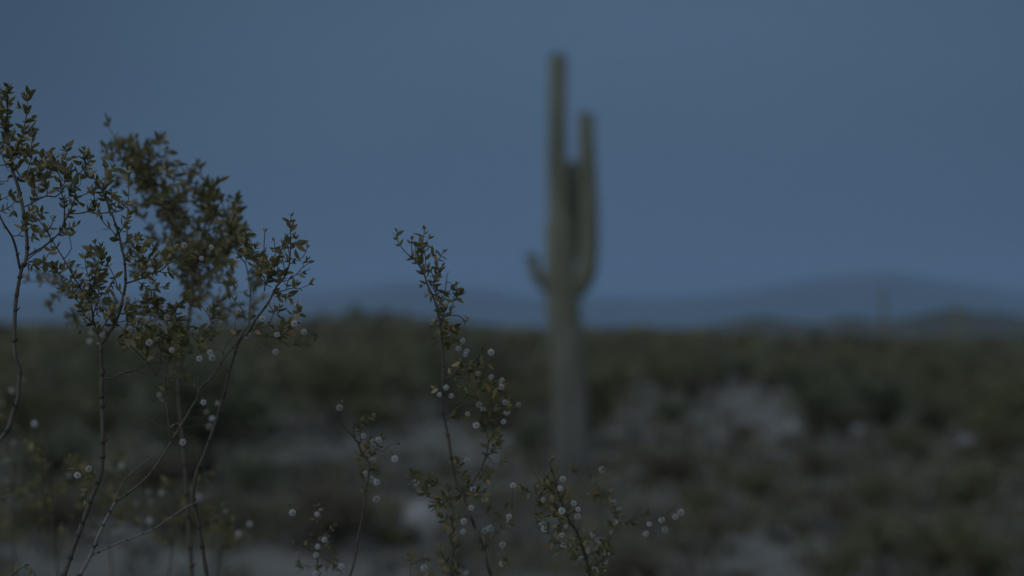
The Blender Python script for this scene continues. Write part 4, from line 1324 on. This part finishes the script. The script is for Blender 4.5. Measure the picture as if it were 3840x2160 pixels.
g(T('b4', (900, 420), (970, 330), (1030, 300)), 3, 2, 1, d1=2.2)
g(T('b4', (1060, 1200), (940, 1080), (860, 1000), (800, 940)), 4, 3, 2)
g(T('b4', (850, 1200), (780, 1230), (700, 1180)), 4, 3, 2)
g(T('b4', (860, 1250), (960, 1180), (1080, 1150)), 4, 3, 2)
g(T('b4', (890, 1400), (960, 1380), (1060, 1370)), 4, 3, 2)
g(T('b4', (1180, 920), (1270, 860), (1360, 880)), 4, 3, 1, d1=2.15)
g(T('E', (2000, 940), (2080, 860), (2220, 835), (2330, 795), (2390, 745)), 4, 3, 1, d0=2.16, d1=2.1, dens=0.5)
g(T('E', (2120, 850), (2200, 790), (2230, 770)), 3, 2, 1)
b6.pods(T('b4', (610, 395), (580, 495), (400, 620), (730, 660), (775, 725), (600, 740), (645, 910), (600, 1005), (70, 465)))
b6.pods(T('b4', (550, 1000), (670, 1130), (615, 1110), (375, 865), (410, 935), (770, 800)), dd=0.07)
b6.pods(T('b4', (820, 1075), (880, 1175), (800, 1250), (930, 1000), (1000, 1060)), dd=0.16)
b6.pods(T('b4', (1150, 985), (1090, 1195), (1065, 1295), (1050, 1385), (960, 1390), (1155, 655), (1220, 725), (1215, 855), (1275, 885), (1035, 295), (920, 1440)), dd=0.05)
b6.pods(T('E', (2225, 905), (2245, 845), (2340, 880), (2320, 820), (2402, 800), (2437, 775)), dd=0.0)
b6.finish()

# ---- small sprig left of the centre
b7 = Bush('small thin creosote sprig with yellowed leaves left of the tall central sprig', 2.0, (1320, 2160), 17, leaf_px=24)
g = b7.grow
g(T('E', (425, 1230), (440, 1159), (470, 1050), (490, 920), (520, 760), (545, 600), (555, 480), 'b5', (560, 850), (520, 740), (430, 620), (380, 560)), 10, 6, 0, 'stem', 2.02, 2.0, to_ground=True)
g(T('b5', (430, 620), (330, 520), (290, 440), (270, 300), (300, 180)), 4, 2, 1, dens=0.35)
g(T('b5', (470, 660), (450, 540), (500, 450), (600, 420), (700, 345)), 5, 3, 2, dens=1.2)
g(T('b5', (530, 770), (560, 640), (540, 540), (600, 500)), 5, 3, 2, dens=1.1)
g(T('b5', (640, 1300), (670, 1050), (720, 860), (790, 770), (830, 630)), 5, 3, 1, dens=0.9)
g(T('b5', (760, 830), (860, 840), (940, 760), (1040, 740)), 3, 2, 1, dens=0.4)
g(T('b5', (560, 900), (620, 820), (660, 740)), 4, 3, 2)
g(T('b5', (575, 1010), (540, 920), (500, 860)), 3, 2, 1)
g(T('b5', (600, 1400), (640, 1300)), 5, 5, 1)
g(T('b5', (660, 1100), (740, 1080), (790, 1150)), 3, 2, 1)
g(T('b5', (600, 1250), (570, 1130), (560, 1050)), 3, 2, 2)
b7.pods(T('b5', (265, 250), (590, 630), (795, 690), (720, 965), (1015, 945), 'b7', (1345, 405)))
b7.pods(T('b5', (780, 770), (720, 720), (625, 1140), (770, 1260), (690, 1220)), dd=0.08)
b7.finish()

# ---- tuft at the bottom edge
b8 = Bush('small creosote tuft at the bottom edge over the pale foreground soil', 2.08, (1190, 2160), 18, leaf_px=20)
g = b8.grow
g(T('b7', (600, 1560), (560, 1449), (545, 1180), (600, 950), (592, 720), (545, 600)), 6, 3, 1, 'stem', 2.08, 2.08, to_ground=True, dens=0.6)
g(T('b7', (592, 720), (440, 600), (400, 540), (290, 500), (190, 490)), 3, 2, 1, dens=0.7)
g(T('b7', (600, 950), (700, 850), (790, 760)), 3, 2, 1, dens=0.7)
g(T('b7', (560, 1150), (420, 1080), (340, 1010), (190, 1000)), 4, 2, 2)
g(T('b7', (560, 1160), (660, 1240), (780, 1290), (870, 1320)), 3, 2, 2)
g(T('b7', (550, 1300), (430, 1330), (300, 1260)), 3, 2, 2)
g(T('b7', (560, 620), (540, 500), (530, 440)), 3, 2, 1)
g(T('b7', (590, 900), (480, 890)), 3, 2, 1)
g(T('b7', (600, 1060), (680, 1050)), 3, 2, 1)
b8.pods(T('b7', (205, 590), (540, 610), (640, 955), (550, 1050), (525, 1160), (285, 1150), (525, 1420), (870, 1320)))
b8.finish()
